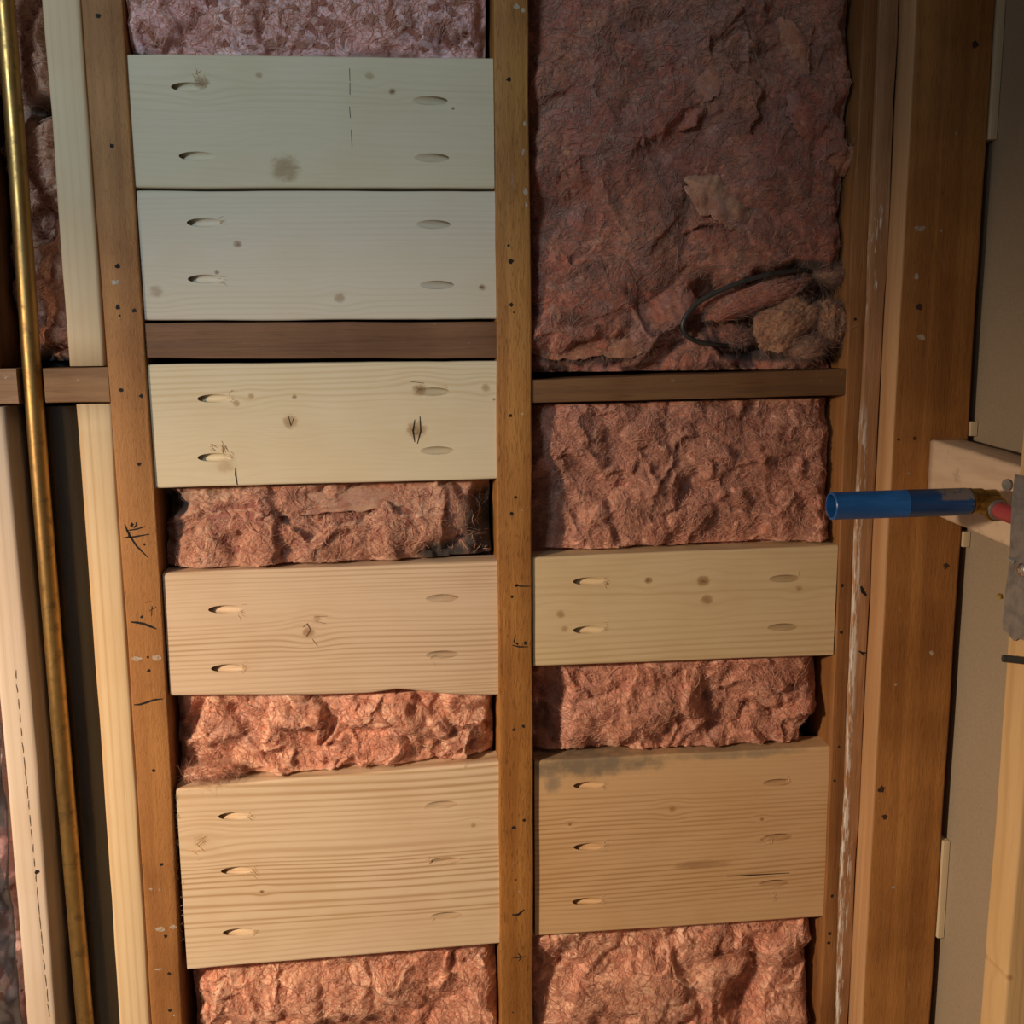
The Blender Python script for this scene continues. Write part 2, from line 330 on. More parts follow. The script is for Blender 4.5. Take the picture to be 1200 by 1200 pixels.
batten = stud('corner_batten', edge([(1032, 0), (1020, 300), (1005, 600), (991, 900), (980, 1200)], -0.006), 0.8032, -0.006, 0.0012, SB, ST, BW,
              'narrow greyish batten smeared with white compound in the inside corner', 'batten', seed=17, r=0.0015, rough=0.0012)
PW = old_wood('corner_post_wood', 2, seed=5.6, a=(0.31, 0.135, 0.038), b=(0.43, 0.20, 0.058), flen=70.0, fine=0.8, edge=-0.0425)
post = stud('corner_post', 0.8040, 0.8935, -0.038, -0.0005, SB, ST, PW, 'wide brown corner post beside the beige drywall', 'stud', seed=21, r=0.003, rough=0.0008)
LW = pine('new_stud_pine', axis=2, freq=120, amp=0.012, seed=2.0, light_=(0.62, 0.48, 0.31), dark=(0.45, 0.28, 0.14), strength=0.6)
LW2 = pine('new_stud_pine_rough', axis=2, freq=90, amp=0.02, seed=5.0, light_=(0.66, 0.51, 0.32), dark=(0.48, 0.30, 0.145), strength=0.7)
zb1, zb0 = Zp(90, 430), Zp(90, 473)                   # blocking height at the left
bx0 = [PY(x, 428)[0] for x in (80, 124)]
ps1 = stud('pale_stud', edge([(48, 0), (71, 300), (80, 428)]), edge([(93, 0), (115, 300), (123.5, 428)]), 0.001, 0.088, zb1+0.0008, ST, LW, 'pale greyish new stud standing on the notched brown blocking', 'stud', seed=25, r=0.004)
ps2 = stud('pale_stud', edge([(88, 474), (97.5, 600), (119, 900), (139, 1200)]), edge([(131, 474), (138, 600), (158, 900), (176, 1200)]), 0.001, 0.088, SB, zb0-0.0008, LW2, 'pale yellowish new stud under the notched brown blocking', 'stud', seed=29, r=0.004)
xe = [PY(16, 600)[0], PY(46, 900)[0], PY(66, 1200)[0]]
WLW = pine('grey_stud_pine', axis=2, freq=100, amp=0.012, seed=9.0, light_=(0.60, 0.50, 0.41), dark=(0.44, 0.33, 0.24), strength=0.7)
ls2 = stud('weathered_stud', edge([(-22, 600), (6, 900), (31, 1200)]), edge([(5, 476), (17, 600), (45, 900), (66, 1200)]), 0.0, 0.088, SB, Zp(5, 476)-0.0008, WLW, 'weathered cracked pale stud beside the copper pipe, below the cut blocking', 'stud', seed=33, r=0.005)
ls1 = stud('weathered_stud', -0.183, -0.1465, 0.0, 0.088, Zp(5, 432)+0.0008, ST, OW[3], 'dark brown stud beside the copper pipe, above the cut blocking', 'stud', seed=37)
fs = stud('wall_stud', -0.59, -0.552, 0.0, 0.088, SB, ST, OW[0], 'old brown stud at the far end of the wall past the plastic sheet', 'stud', seed=41)
NW = pine('near_stud_pine', axis=2, freq=110, amp=0.02, seed=12.0, light_=(0.55, 0.37, 0.185), dark=(0.40, 0.235, 0.095), strength=0.7, knots=[(0.52, -0.037, 0.006, 0.9), (0.60, -0.042, 0.004, 0.6)])
ns = stud('side_wall_stud', 0.8040, 0.8935, -0.316, -0.278, SB, ST, NW, 'yellowish side-wall stud carrying the galvanized nail plate', 'stud', seed=45, r=0.003)
ns2 = stud('side_wall_stud', 0.8040, 0.8935, -0.76, -0.722, SB, ST, OW[1], 'brown side-wall stud farther along the drywall from the nail plate', 'stud', seed=49, r=0.003)
PLW = old_wood('plate_wood', 0, seed=4.4)
tag(box('sole_plate', -0.62, 0.8032, 0.0, 0.088, 0.0002, 0.0376, PLW), 'brown bottom plate lying on the concrete under the back-wall studs', 'plate')
tag(box('top_plate', -0.62, 0.8032, 0.0, 0.088, ST+0.0004, TOP, PLW), 'brown top plate along the upper ends of the back-wall studs', 'plate')
PLW2 = old_wood('side_plate_wood', 1, seed=6.4)
tag(box('sole_plate', 0.8045, 0.8935, -1.5, -0.0005, 0.0002, 0.0376, PLW2), 'brown bottom plate lying under the side-wall studs', 'plate')
tag(box('top_plate', 0.8045, 0.8935, -1.5, -0.0005, ST+0.0004, TOP, PLW2), 'brown top plate along the upper ends of the side-wall studs', 'plate')

# horizontal pieces ----------------------------------------------------
def plank(name, TL, TR, BL, BR, Yf, th, mat_fn, label, cat, group=None, r=0.0025, holes=(), wane=None, seed=0, xlim=None, rough=0.0004, n=60):
    """board whose front face has the four photo corners, on plane y=Yf"""
    P = [PY(*q, Yf) for q in (TL, TR, BL, BR)]
    x0 = (P[0][0]+P[2][0])/2; x1 = (P[1][0]+P[3][0])/2
    if xlim: x0, x1 = max(x0, xlim[0]), min(x1, xlim[1])
    c = np.array([(x0+x1)/2, Yf+th/2, sum(p[2] for p in P)/4])
    t = np.linspace(0, 1, n); zt = P[0][2]*(1-t)+P[1][2]*t; zb = P[2][2]*(1-t)+P[3][2]*t
    xs = x0*(1-t)+x1*t
    zt = zt+rough*fbm(xs*14, 0*xs, 0, seed, 3); zb = zb+rough*fbm(xs*14, 0*xs+5, 0, seed+3, 3)
    if wane is not None: zb = zb+np.interp(t, [q[0] for q in wane], [q[1] for q in wane])
    secs = []
    for i in range(n):
        p = rrect(-th/2, th/2, zb[i]-c[2], zt[i]-c[2], r); secs.append(np.stack([np.full(len(p), xs[i]-c[0]), p[:, 0], p[:, 1]], 1))
    me = section_loft(secs)
    loc = lambda x, y: (lambda q: (q[0]-c[0], q[2]-c[2]))(PY(x, y, Yf))
    mpp = 1.0/ (F/ (CD+0.06))
    o = link(name, me, None, None, c)
    me.materials.append(mat_fn(loc, mpp))
    if holes:
        bm = bmesh.new()
        for (hx, hy, sd) in holes:
            lx, lz = loc(hx, hy); ang = math.radians(14.5); a = Vector((sd*math.cos(ang), math.sin(ang), 0))
            seg = 20; R0 = 0.0046; L0, L1 = -0.075, 0.024
            M3 = a.to_track_quat('Z', 'Y').to_matrix().to_4x4()
            ctr = Vector((lx, -th/2, lz)) + a*((L0+L1)/2); M3.translation = ctr
            bmesh.ops.create_cone(bm, cap_ends=True, segments=seg, radius1=R0, radius2=R0, depth=L1-L0, matrix=M3)
            # pilot bore beyond the pocket floor
            M4 = a.to_track_quat('Z', 'Y').to_matrix().to_4x4(); M4.translation = Vector((lx, -th/2, lz)) + a*(L1+0.010)
        cm = bpy.data.meshes.new('cut'); bm.to_mesh(cm); bm.free(); co = bpy.data.objects.new('cut', cm); col.objects.link(co); co.location = c
        md = o.modifiers.new('b', 'BOOLEAN'); md.object = co; md.operation = 'DIFFERENCE'; md.solver = 'EXACT'
        bpy.context.view_layer.update(); dg = bpy.context.evaluated_depsgraph_get()
        nm = bpy.data.meshes.new_from_object(o.evaluated_get(dg)); o.modifiers.clear(); o.data = nm; bpy.data.objects.remove(co)
        if not nm.materials: nm.materials.append(me.materials[0])
    tag(o, label, cat, group); o['_c'] = list(map(float, c)); return o

GX = 0.0012
PB = 'pale pocket-screwed backing boards'
def pm(nm, knots=(), **k):
    def fn(loc, s):
        kn = [(*loc(x, y), r*s, d) for x, y, r, d in knots]
        st = [(*loc(x, y), rx*s, rz*s, c, a) for (x, y, rx, rz, c, a) in k.pop('stains', ())]
        return pine(nm, knots=kn, stains=st, **k)
    return fn
LBX = (0.0012, 0.3664); RBX = (0.4085, 0.7645)
b1 = plank('backing_board', (145, 63), (578, 68), (158, 220.5), (579.5, 220.5), 0.004, 0.038,
  pm('pine_a', [(334, 198, 17, 0.65), (460, 107, 4, 1.0), (433, 89, 6, 0.45), (236, 97, 8, 0.8), (531, 127, 2, 1), (303, 88, 4, 0.5)], freq=150, amp=0.05, seed=1.3, strength=0.5, light_=(0.58, 0.50, 0.36), dark=(0.43, 0.34, 0.20)),
  'pale pine board with a round brown knot on its lower edge, under lavender insulation', 'board', PB, holes=[(222, 102, -1), (231, 183, -1), (504, 118, 1), (506, 185, 1)], seed=1)
b2 = plank('backing_board', (160, 223.5), (580.5, 223.5), (169.5, 376), (581.5, 374), 0.0045, 0.038,
  pm('pine_b', [(278, 286, 5, 0.85), (398, 349, 7, 0.6), (183, 341, 8, 0.5), (565, 337, 4, 0.9), (254, 319, 3, 0.8)], freq=170, amp=0.025, seed=4.1, strength=0.42, light_=(0.57, 0.51, 0.41), dark=(0.45, 0.38, 0.27)),
  'pale grey-white pine board directly above a dark blocking', 'board', PB, holes=[(240, 261, -1), (241, 327, -1), (508, 263, 1), (512, 334, 1)], seed=2)
b3 = plank('backing_board', (173.5, 427), (582.5, 423), (181.5, 572), (583.5, 561), 0.004, 0.038,
  pm('pine_c', [(340, 494, 9, 0.75), (488, 504, 12, 0.85), (294, 464, 4, 0.6), (569, 455, 6, 0.6), (491, 457, 8, 0.85), (579, 468, 2, 1.0), (277, 473, 4, 0.6), (345, 465, 3, 0.8), (265, 545, 12, 0.35)], freq=150, amp=0.045, seed=7.7, strength=0.5, light_=(0.64, 0.55, 0.39), dark=(0.48, 0.36, 0.20)),
  'pale pine board with a long dark scar knot, directly under the dark blocking', 'board', PB, holes=[(252, 467, -1), (252, 536, -1), (507, 459, 1), (512, 528, 1)], seed=3)
b4 = plank('backing_board', (191, 672), (585, 657), (199, 816), (585.5, 815.5), 0.005, 0.038,
  pm('pine_d', [(362, 741, 7, 0.7), (372, 725, 5, 0.4)], freq=185, amp=0.035, vary=26.0, seed=2.9, strength=0.95, light_=(0.64, 0.49, 0.35), dark=(0.43, 0.285, 0.17)),
  'tan pine board with fine even grain lines between two strips of pink insulation', 'board', PB, holes=[(264, 714, -1), (267, 783, -1), (518, 701, 1), (518, 767, 1)], seed=4, r=0.004,
  wane=[(0, 0), (0.45, 0.001), (0.6, 0.003), (0.68, 0.0075), (0.72, 0.0065), (0.85, 0.001), (1, 0)])
b5 = plank('backing_board', (208, 924), (585.5, 893), (217.5, 1137), (586, 1106), 0.005, 0.038,
  pm('pine_e', [(307, 1045, 3, 0.9), (555, 967, 4, 0.5), (235, 985, 9, 0.35)], freq=125, amp=0.075, seed=5.3, strength=1.0, light_=(0.69, 0.54, 0.38), dark=(0.44, 0.285, 0.155), xs=1.1, zs=4.5, vary=34.0),
  'wide tan board with bold wavy grain and a splintered end against the ochre stud', 'board', 'wide three-hole boards', holes=[(275, 956, -1), (278, 1020, -1), (280, 1092, -1), (518, 943, 1), (521, 1009, 1), (523, 1073, 1)], seed=5, r=0.003)
r1 = plank('backing_board', (624.5, 653), (981, 639), (625, 781), (977.5, 768), 0.004, 0.038,
  pm('pine_f', [(760, 680, 5, 0.9), (824, 681, 8, 0.8), (828, 703, 8, 0.7), (657, 720, 6, 0.5), (662, 737, 5, 0.4), (936, 689, 5, 0.5), (712, 684, 2, 1)], freq=120, amp=0.05, seed=9.2, strength=0.65, light_=(0.60, 0.47, 0.29), dark=(0.40, 0.27, 0.13)),
  'narrow tan board with two adjoining brown knots', 'board', PB, holes=[(690, 681, -1), (690, 738, -1), (919, 678, 1), (917, 735, 1)], seed=6)
r2 = plank('backing_board', (625.5, 892), (973.5, 875), (628, 1097), (965, 1075), 0.007, 0.038,
  pm('pine_g', [(788, 948, 5, 0.5), (668, 966, 2.5, 1), (893, 960, 3, 0.8), (893, 984, 3, 0.6)], freq=165, amp=0.03, seed=6.6, strength=0.95, light_=(0.59, 0.39, 0.215), dark=(0.39, 0.22, 0.095),
     stains=[(690, 896, 120, 20, (0.10, 0.10, 0.085), 0.75), (648, 918, 14, 16, (0.13, 0.13, 0.11), 0.6), (860, 883, 110, 9, (0.16, 0.15, 0.115), 0.6), (820, 1013, 45, 7, (0.30, 0.17, 0.085), 0.7)]),
  'wide tan board with a grey-green stain along its top edge', 'board', 'wide three-hole boards', holes=[(690, 920, -1), (690, 992, -1), (688, 1056, -1), (911, 917, 1), (911, 981, 1), (907, 1035, 1)], seed=7)
def om(nm, **k): return lambda loc, s: old_wood(nm, 0, **k)
k1 = plank('fire_blocking', (169.5, 378.5), (581.5, 377), (172.5, 420), (582.5, 420), 0.003, 0.084, om('blocking_wood_a', seed=2.2, a=(0.125, 0.062, 0.032), b=(0.20, 0.10, 0.05)), 'dark brown blocking squeezed between two pale boards', 'blocking', r=0.0015, seed=8)
k2 = plank('fire_blocking', (624, 445), (993, 432), (624.5, 472.5), (992, 463), 0.003, 0.084, om('blocking_wood_b', seed=8.2, a=(0.15, 0.075, 0.033), b=(0.22, 0.11, 0.045)), 'dark brown blocking under the insulation wads and cable loop', 'blocking', r=0.0015, seed=9)
k3 = plank('fire_blocking', (50.5, 431.5), (126.5, 429.5), (53, 472.5), (128.5, 471.5), 0.0, 0.084, om('blocking_wood_c', seed=5.5, a=(0.22, 0.115, 0.055), b=(0.31, 0.175, 0.085), grey=0.25), 'short brown blocking between the copper pipe and the ochre stud', 'blocking', r=0.0015, seed=10, n=20)
k4 = plank('fire_blocking', (-60, 433), (19.5, 432), (-58, 474.5), (21, 473.5), -0.001, 0.084, om('blocking_wood_d', seed=1.1, a=(0.28, 0.16, 0.09), b=(0.38, 0.24, 0.15), grey=0.5), 'cut greyish blocking end on the other side of the copper pipe from the ochre stud', 'blocking', r=0.002, seed=11, n=20)

# ------------------------------------------------------------------ pink fibreglass insulation
def axis_coords(a, b, fa, fb, fine, coarse):
    """coordinates from a to b, spacing fine inside [fa,fb], coarse outside"""
    fa, fb = max(a, fa), min(b, fb); out = []
    if fa-a > 1e-4: out.append(np.linspace(a, fa, max(2, int((fa-a)/coarse)), endpoint=False))
    out.append(np.linspace(fa, fb, max(2, int((fb-fa)/fine))))
    if b-fb > 1e-4: out.append(np.linspace(fb, b, max(2, int((b-fb)/coarse)))[1:])
    return np.concatenate(out)
def smooth(t): t = np.clip(t, 0, 1); return t*t*(3-2*t)
def inside(X, Z, sgn, bd, mg=0.0035):
    """true where (X,Z) lies behind the board: sgn +1 = above the board's lower edge, -1 = below its upper edge"""
    (xa, za), (xb, zb) = bd; line = za+(zb-za)*(X-xa)/(xb-xa); return Z < line+mg if sgn < 0 else Z > line-mg
def ce(p, q, Yf):
    a, b = PY(*p, Yf), PY(*q, Yf); return ((a[0], a[2]), (b[0], b[2]))
def batt(name, x0, x1, z0, z1, base, label, mat, seed, amp=1.0, feats=(), dirt=(), fine=0.0016, vis=None, roll=0.012, rollw=0.014,
         npil=1.0, ymin=0.002, ymax=0.08, rm=(0.014, 0.05), nwisp=1500, group='pink insulation batts', cat='insulation', cover=(), fib='fibre', zroll=True, nflake=330):
    """a batt filling a stud bay: closed lumpy volume. feats in photo pixels: ('flap',x,y,angle_deg,L,W,A) edge faces angle direction;
    ('bump',x,y,rx,ry,A) / ('pit',...). cover: (za, zb, ylimit) strips behind boards that must stay behind y"""
    r = np.random.default_rng(seed); vz0, vz1 = vis or (z0, z1)
    xs = axis_coords(x0, x1, x0, x1, fine, fine); zs = axis_coords(z0, z1, vz0, vz1, fine, 0.012)
    X, Z = np.meshgrid(xs, zs)
    wx = X+0.012*fbm(X*20, Z*20, 0, seed, 3)+0.0012*fbm(X*120, Z*120, 0, seed+9, 2)
    wz = Z+0.012*fbm(X*20+40, Z*20, 0, seed+1, 3)+0.0012*fbm(X*120+9, Z*120, 0, seed+8, 2)
    H = 0.006*fbm(X*14, Z*14, 0, seed+2, 3)
    area = (x1-x0)*(vz1-vz0); B = np.zeros_like(H)-0.004
    for i in range(int(npil*area/0.0008)):
        cx, cz = r.uniform(x0, x1), r.uniform(vz0, vz1); ra = r.uniform(*rm)*(0.6 if r.random() < 0.5 else 1); rb = ra*r.uniform(0.45, 1.0); th = r.uniform(0, math.pi)
        dx, dz = wx-cx, wz-cz; u = (dx*math.cos(th)+dz*math.sin(th))/ra; v = (-dx*math.sin(th)+dz*math.cos(th))/rb
        d2 = u*u+v*v; hh = r.uniform(-0.005, 0.004)+rb*r.uniform(0.22, 0.45)*np.clip(1-d2, 0, None)**0.62
        B = np.where(d2 < 1, np.maximum(B, hh), B)
    for _ in range(2): B[1:-1, 1:-1] = (B[1:-1, 1:-1]*2+B[:-2, 1:-1]+B[2:, 1:-1]+B[1:-1, :-2]+B[1:-1, 2:])/6
    H = H+B*amp
    for i in range(int(npil*area/0.0011)):
        feats_i = (r.uniform(x0, x1), r.uniform(vz0, vz1), r.uniform(0, 360), r.uniform(0.012, 0.045), r.uniform(0.012, 0.035), r.uniform(0.002, 0.0075)*amp)
        H = flap(H, wx, wz, *feats_i, seed+i)
    for i, ft in enumerate(feats):
        p = PY(ft[1], ft[2], base)
        if ft[0] == 'flap': H = flap(H, wx, wz, p[0], p[2], *ft[3:], seed+50+i)
        else:
            _, _, _, rx, rz, A = ft; d2 = ((wx-p[0])/rx)**2+((wz-p[2])/rz)**2
            H = H+A*np.where(d2 < 1, np.sqrt(np.clip(1-d2, 0, None)), 0) if ft[0] == 'bump' else H-A*smooth(1.25-d2)
    rid = 1-np.abs(fbm(wx*70, wz*70, 0, seed+4, 3)); H = H+0.0013*rid*amp
    H = H+0.0005*amp*fbm(X*190, Z*190, 0, seed+6, 2)
    e = np.minimum(X-x0, x1-X)
    if zroll: e = np.minimum(e, np.minimum(Z-z0, z1-Z))
    e = e+0.006*fbm(X*45, Z*45, 0, seed+7, 3)
    H = H-roll*(1-smooth(e/rollw))**1.6
    Y = np.clip(base-H, ymin, ymax)
    for (sgn, bd, yl) in cover:
        m = inside(X, Z, sgn, bd); Y = np.where(m, np.maximum(Y, yl), Y)
    nz, nx = X.shape; V = np.stack([X, Y, Z], -1).reshape(-1, 3); idx = np.arange(nz*nx).reshape(nz, nx)
    Q = np.stack([idx[:-1, :-1], idx[:-1, 1:], idx[1:, 1:], idx[1:, :-1]], -1).reshape(-1, 4)
    loop = np.concatenate([idx[0, :-1], idx[:-1, -1], idx[-1, :0:-1], idx[:0:-1, 0]]); nb = len(V)
    rim = V[loop].copy(); rim[:, 1] = 0.0895; k = len(loop); a = np.arange(k); b = (a+1) % k
    Q = np.concatenate([Q, np.stack([loop[a], nb+a, nb+b, loop[b]], -1)])
    V = np.concatenate([V, rim]); c = np.array([(x0+x1)/2, 0.0895, z0])
    me = fast_mesh(V-c, Q); o = link(name, me, mat, None, c, smooth=True)
    dv = np.zeros(len(V), np.float32)
    for (px, py, rx, ry, am) in dirt:
        p = PY(px, py, base); d2 = ((V[:, 0]-p[0])/(rx*0.001))**2+((V[:, 2]-p[2])/(ry*0.001))**2; dv = np.maximum(dv, am*np.clip(1.3-d2, 0, 1))
    at = me.attributes.new('dirt', 'FLOAT', 'POINT'); at.data.foreach_set('value', dv.astype(np.float32))
    tag(o, label, cat, group)
    if nflake: flakes(o, xs, zs, Y, (x0, x1, vz0, vz1), int(nflake*area/0.1), seed, c, M['flake_peach' if 'peach' in mat.name else 'flake'], cover, dirt, base)
    if nwisp: wisps(o, xs, zs, Y, (x0, x1, vz0, vz1), nwisp, seed, c, M[fib], cover, dirt, base)
    return o
def flap(H, wx, wz, cx, cz, ang, L, W, A, s):
    t = math.radians(ang); dx, dz = wx-cx, wz-cz
    v = dx*math.cos(t)+dz*math.sin(t); u = -dx*math.sin(t)+dz*math.cos(t)
    v = v+0.25*W*vnoise(u/L*2.2, 0*u, 0, s)-0.35*W*(u/L)**2*np.sign(1)
    f = np.where(v < 0, np.clip(1+v/W, 0, 1)**1.4, np.clip(1-v/0.0018, 0, 1))
    return H+A*f*np.clip(1-(u/L)**2, 0, 1)**0.7
def tubes(P, R, nside=3):
    """P (n,m,3) polylines, R (n,m) radii -> V, Q"""
    n, m, _ = P.shape; T = np.gradient(P, axis=1); T /= np.linalg.norm(T, axis=2, keepdims=True)+1e-12
    A = np.cross(T, np.array([0.31, 0.9, 0.2])); A /= np.linalg.norm(A, axis=2, keepdims=True)+1e-12; B = np.cross(T, A)
    V = np.stack([P+R[..., None]*(A*math.cos(2*math.pi*k/nside)+B*math.sin(2*math.pi*k/nside)) for k in range(nside)], 2)
    idx = np.arange(n*m*nside).reshape(n, m, nside); nx = np.roll(idx, -1, axis=2)
    Q = np.stack([idx[:, :-1], idx[:, 1:], nx[:, 1:], nx[:, :-1]], -1).reshape(-1, 4)
    return V.reshape(-1, 3), Q
def dirty(x, z, dirt, base):
    m = np.zeros(np.shape(x), bool)
    for (px, py, rx, ry, am) in dirt:
        p = PY(px, py, base); m |= (((x-p[0])/(rx*0.001))**2+((z-p[2])/(ry*0.001))**2 < 1.0) & (am > 0.7)
    return m
def wisps(par, xs, zs, Y, rect, n, seed, c, mat, cover=(), dirt=(), base=0.03):
    n = int(n*3.2)
    r = np.random.default_rng(seed+77); m = 7; x0, x1, z0, z1 = rect
    px, pz = r.uniform(x0, x1, n), r.uniform(z0, z1, n); th = r.uniform(0, 2*np.pi, n); step = r.gamma(1.6, 0.0012, n)+0.0006; cur = r.normal(0, 0.25, n)
    XS, ZS = [], []
    for k in range(m):
        XS.append(px.copy()); ZS.append(pz.copy()); th = th+cur+r.normal(0, 0.3, n); px = px+step*np.cos(th); pz = pz+step*np.sin(th)
    XS = np.clip(np.stack(XS, 1), x0+0.001, x1-0.001); ZS = np.clip(np.stack(ZS, 1), zs[0]+0.001, zs[-1]-0.001)
    ix = np.clip(np.searchsorted(xs, XS), 0, len(xs)-1); iz = np.clip(np.searchsorted(zs, ZS), 0, len(zs)-1)
    YS = Y[iz, ix]; t = np.linspace(0, 1, m)[None]
    lift = r.gamma(1.4, 0.0012, n)[:, None]
    YS = np.minimum(YS, 0.5*(YS+np.roll(YS, 1, 1)))-lift*np.where(r.random(n)[:, None] < 0.6, np.sin(np.pi*t), t)-0.0002
    bad = dirty(XS, ZS, dirt, base).any(1) & (r.random(n) < 0.8)
    for (sgn, bd, yl) in cover: bad |= inside(XS, ZS, sgn, bd, 0.003).any(1)
    P = np.stack([XS, YS, ZS], -1)[~bad]; k = len(P)
    if not k: return
    R = r.gamma(3.0, 0.000075, k).clip(0.00008, 0.0005)[:, None]*(1-0.85*np.abs(2*t-1)**2)
    V, Q = tubes(P, R); o = link('loose_fibres', fast_mesh(V-c, Q), mat, par); o['kind'] = 'stuff'
def flakes(par, xs, zs, Y, rect, n, seed, c, mat, cover=(), dirt=(), base=0.03):
    """thin torn, curling shreds lying on the batt with one edge lifted"""
    r = np.random.default_rng(seed+131); x0, x1, z0, z1 = rect; nu, nv = 12, 7; VV, QQ = [], []
    Ys = Y.copy()
    for _ in range(10): Ys[1:-1, 1:-1] = (Ys[1:-1, 1:-1]+Ys[:-2, 1:-1]+Ys[2:, 1:-1]+Ys[1:-1, :-2]+Ys[1:-1, 2:])/5
    U, Vv = np.meshgrid(np.linspace(-1, 1, nu), np.linspace(0, 1, nv)); idx = np.arange(nu*nv).reshape(nv, nu)
    q0 = np.stack([idx[:-1, :-1], idx[:-1, 1:], idx[1:, 1:], idx[1:, :-1]], -1).reshape(-1, 4); k = 0
    for i in range(n):
        w_ = r.gamma(3, 0.0024)+0.003; l_ = r.gamma(3, 0.0018)+0.003; th = r.uniform(0, 2*math.pi); lift = r.uniform(0.0004, 0.0030)*(1.8 if r.random() < 0.12 else 1)
        ed = 1+0.45*vnoise(U*2.5, U*0+i*1.7, 0, seed)+0.3*vnoise(U*7, U*0+i*1.7, 0, seed+3); prof = np.clip(1-U**2*0.9, 0.05, 1)**0.5
        lu = U*w_*(1-0.25*Vv)+0.004*Vv*math.sin(i); lv = (Vv-0.3)*l_*ed*prof+0.25*w_*U*U*r.normal()
        x = r.uniform(x0+0.008, x1-0.008)+lu*math.cos(th)-lv*math.sin(th); z = r.uniform(z0+0.004, z1-0.004)+lu*math.sin(th)+lv*math.cos(th)
        x = np.clip(x, x0+0.0005, x1-0.0005); z = np.clip(z, zs[0]+0.0005, zs[-1]-0.0005)
        if any(inside(x, z, sgn, bd, 0.003).any() for sgn, bd, yl in cover) or dirty(x, z, dirt, base).any(): continue
        ys = Ys[np.clip(np.searchsorted(zs, z), 0, len(zs)-1), np.clip(np.searchsorted(xs, x), 0, len(xs)-1)]
        y = ys+0.0012-0.0018*np.sin(np.pi*np.clip(Vv, 0, 1))*prof-lift*Vv**1.8*prof*(1+0.5*vnoise(U*2, U*0+i, 0, seed+7))
        VV.append(np.stack([x, y, z], -1).reshape(-1, 3)); QQ.append(q0+k); k += nu*nv
    if not VV: return
    o = link('torn_flakes', fast_mesh(np.concatenate(VV)-c, np.concatenate(QQ)), mat, par, smooth=True); o['kind'] = 'stuff'
def wad(name, px, py, Y, a, b, d, ang, label, mat, seed, cat='insulation', group='torn insulation wads', lump=0.28, dirt=0.0, sub=6, nwisp=1400):
    """torn wad: lumpy ellipsoid half sizes a (along), b (across), d (depth), metres"""
    bm = bmesh.new(); bmesh.ops.create_icosphere(bm, subdivisions=sub, radius=1.0); me = bpy.data.meshes.new('m'); bm.to_mesh(me); bm.free()
    n = len(me.vertices); V = np.empty(n*3, np.float32); me.vertices.foreach_get('co', V); V = V.reshape(-1, 3).astype(float)
    r = np.random.default_rng(seed); g = np.full(n, 0.0)
    for i in range(12):
        q = r.normal(size=3); q /= np.linalg.norm(q); rr = r.uniform(0.4, 0.95); d2 = ((V-q)**2).sum(1)/rr**2
        g = np.maximum(g, r.uniform(0.2, 0.9)*np.clip(1-d2, 0, None)**0.7)
    s = 0.8+lump*g+0.16*fbm(V[:, 0]*1.6, V[:, 1]*1.8, V[:, 2]*2.4+seed, seed, 3)+0.10*(1-np.abs(fbm(V[:, 0]*4+0.4*vnoise(V[:, 0]*3, V[:, 1]*3, V[:, 2]*3, seed), V[:, 1]*5, V[:, 2]*9, seed+3, 3)))+0.03*fbm(V[:, 0]*20, V[:, 1]*20, V[:, 2]*28, seed+6, 2)
    W = V*s[:, None]*np.array([a, d, b]); t = math.radians(ang); W = np.stack([W[:, 0]*math.cos(t)-W[:, 2]*math.sin(t), W[:, 1], W[:, 0]*math.sin(t)+W[:, 2]*math.cos(t)], 1)
    me.vertices.foreach_set('co', W.astype(np.float32).ravel()); me.update()
    o = link(name, me, mat, None, PY(px, py, Y), smooth=True); tag(o, label, cat, group)
    at = me.attributes.new('dirt', 'FLOAT', 'POINT'); at.data.foreach_set('value', (dirt*smooth(fbm(V[:, 0]*2, V[:, 1]*2, V[:, 2]*2, seed+9, 3)*1.2+0.4)).astype(np.float32))
    if nwisp:
        k = r.integers(0, n, nwisp); P0 = W[k]; m = 6; dirn = r.normal(size=(nwisp, 3)); nrm = V[k]; dirn = dirn-nrm*(dirn*nrm).sum(1, keepdims=True)*0.7; dirn /= np.linalg.norm(dirn, axis=1, keepdims=True)
        tt = np.linspace(0, 1, m); L = r.gamma(2, 0.004, nwisp)+0.003
        fm = M['fibre_dusk'] if py < 500 else M['fibre']; P = P0[:, None]+dirn[:, None]*(L[:, None, None]*tt[None, :, None])+r.normal(size=(nwisp, 1, 3))*0.003*(tt**2)[None, :, None]+nrm[:, None]*0.0008
        Vv, Q = tubes(P, r.uniform(0.0001, 0.00028, nwisp)[:, None]*(1-0.8*tt[None])); f = link('loose_fibres', fast_mesh(Vv, Q), fm, o); f['kind'] = 'stuff'
    return o
G = 0.0012
def xlim(e, s, lo, hi):   # inner stud face (min/max along the edge line) with a hair of clearance
    v = [q[0] for q in e if lo-0.3 < q[1] < hi+0.3]; return (max(v) if s > 0 else min(v))+s*G
ZZ = lambda y, x=380: Zp(x, y, 0.02)
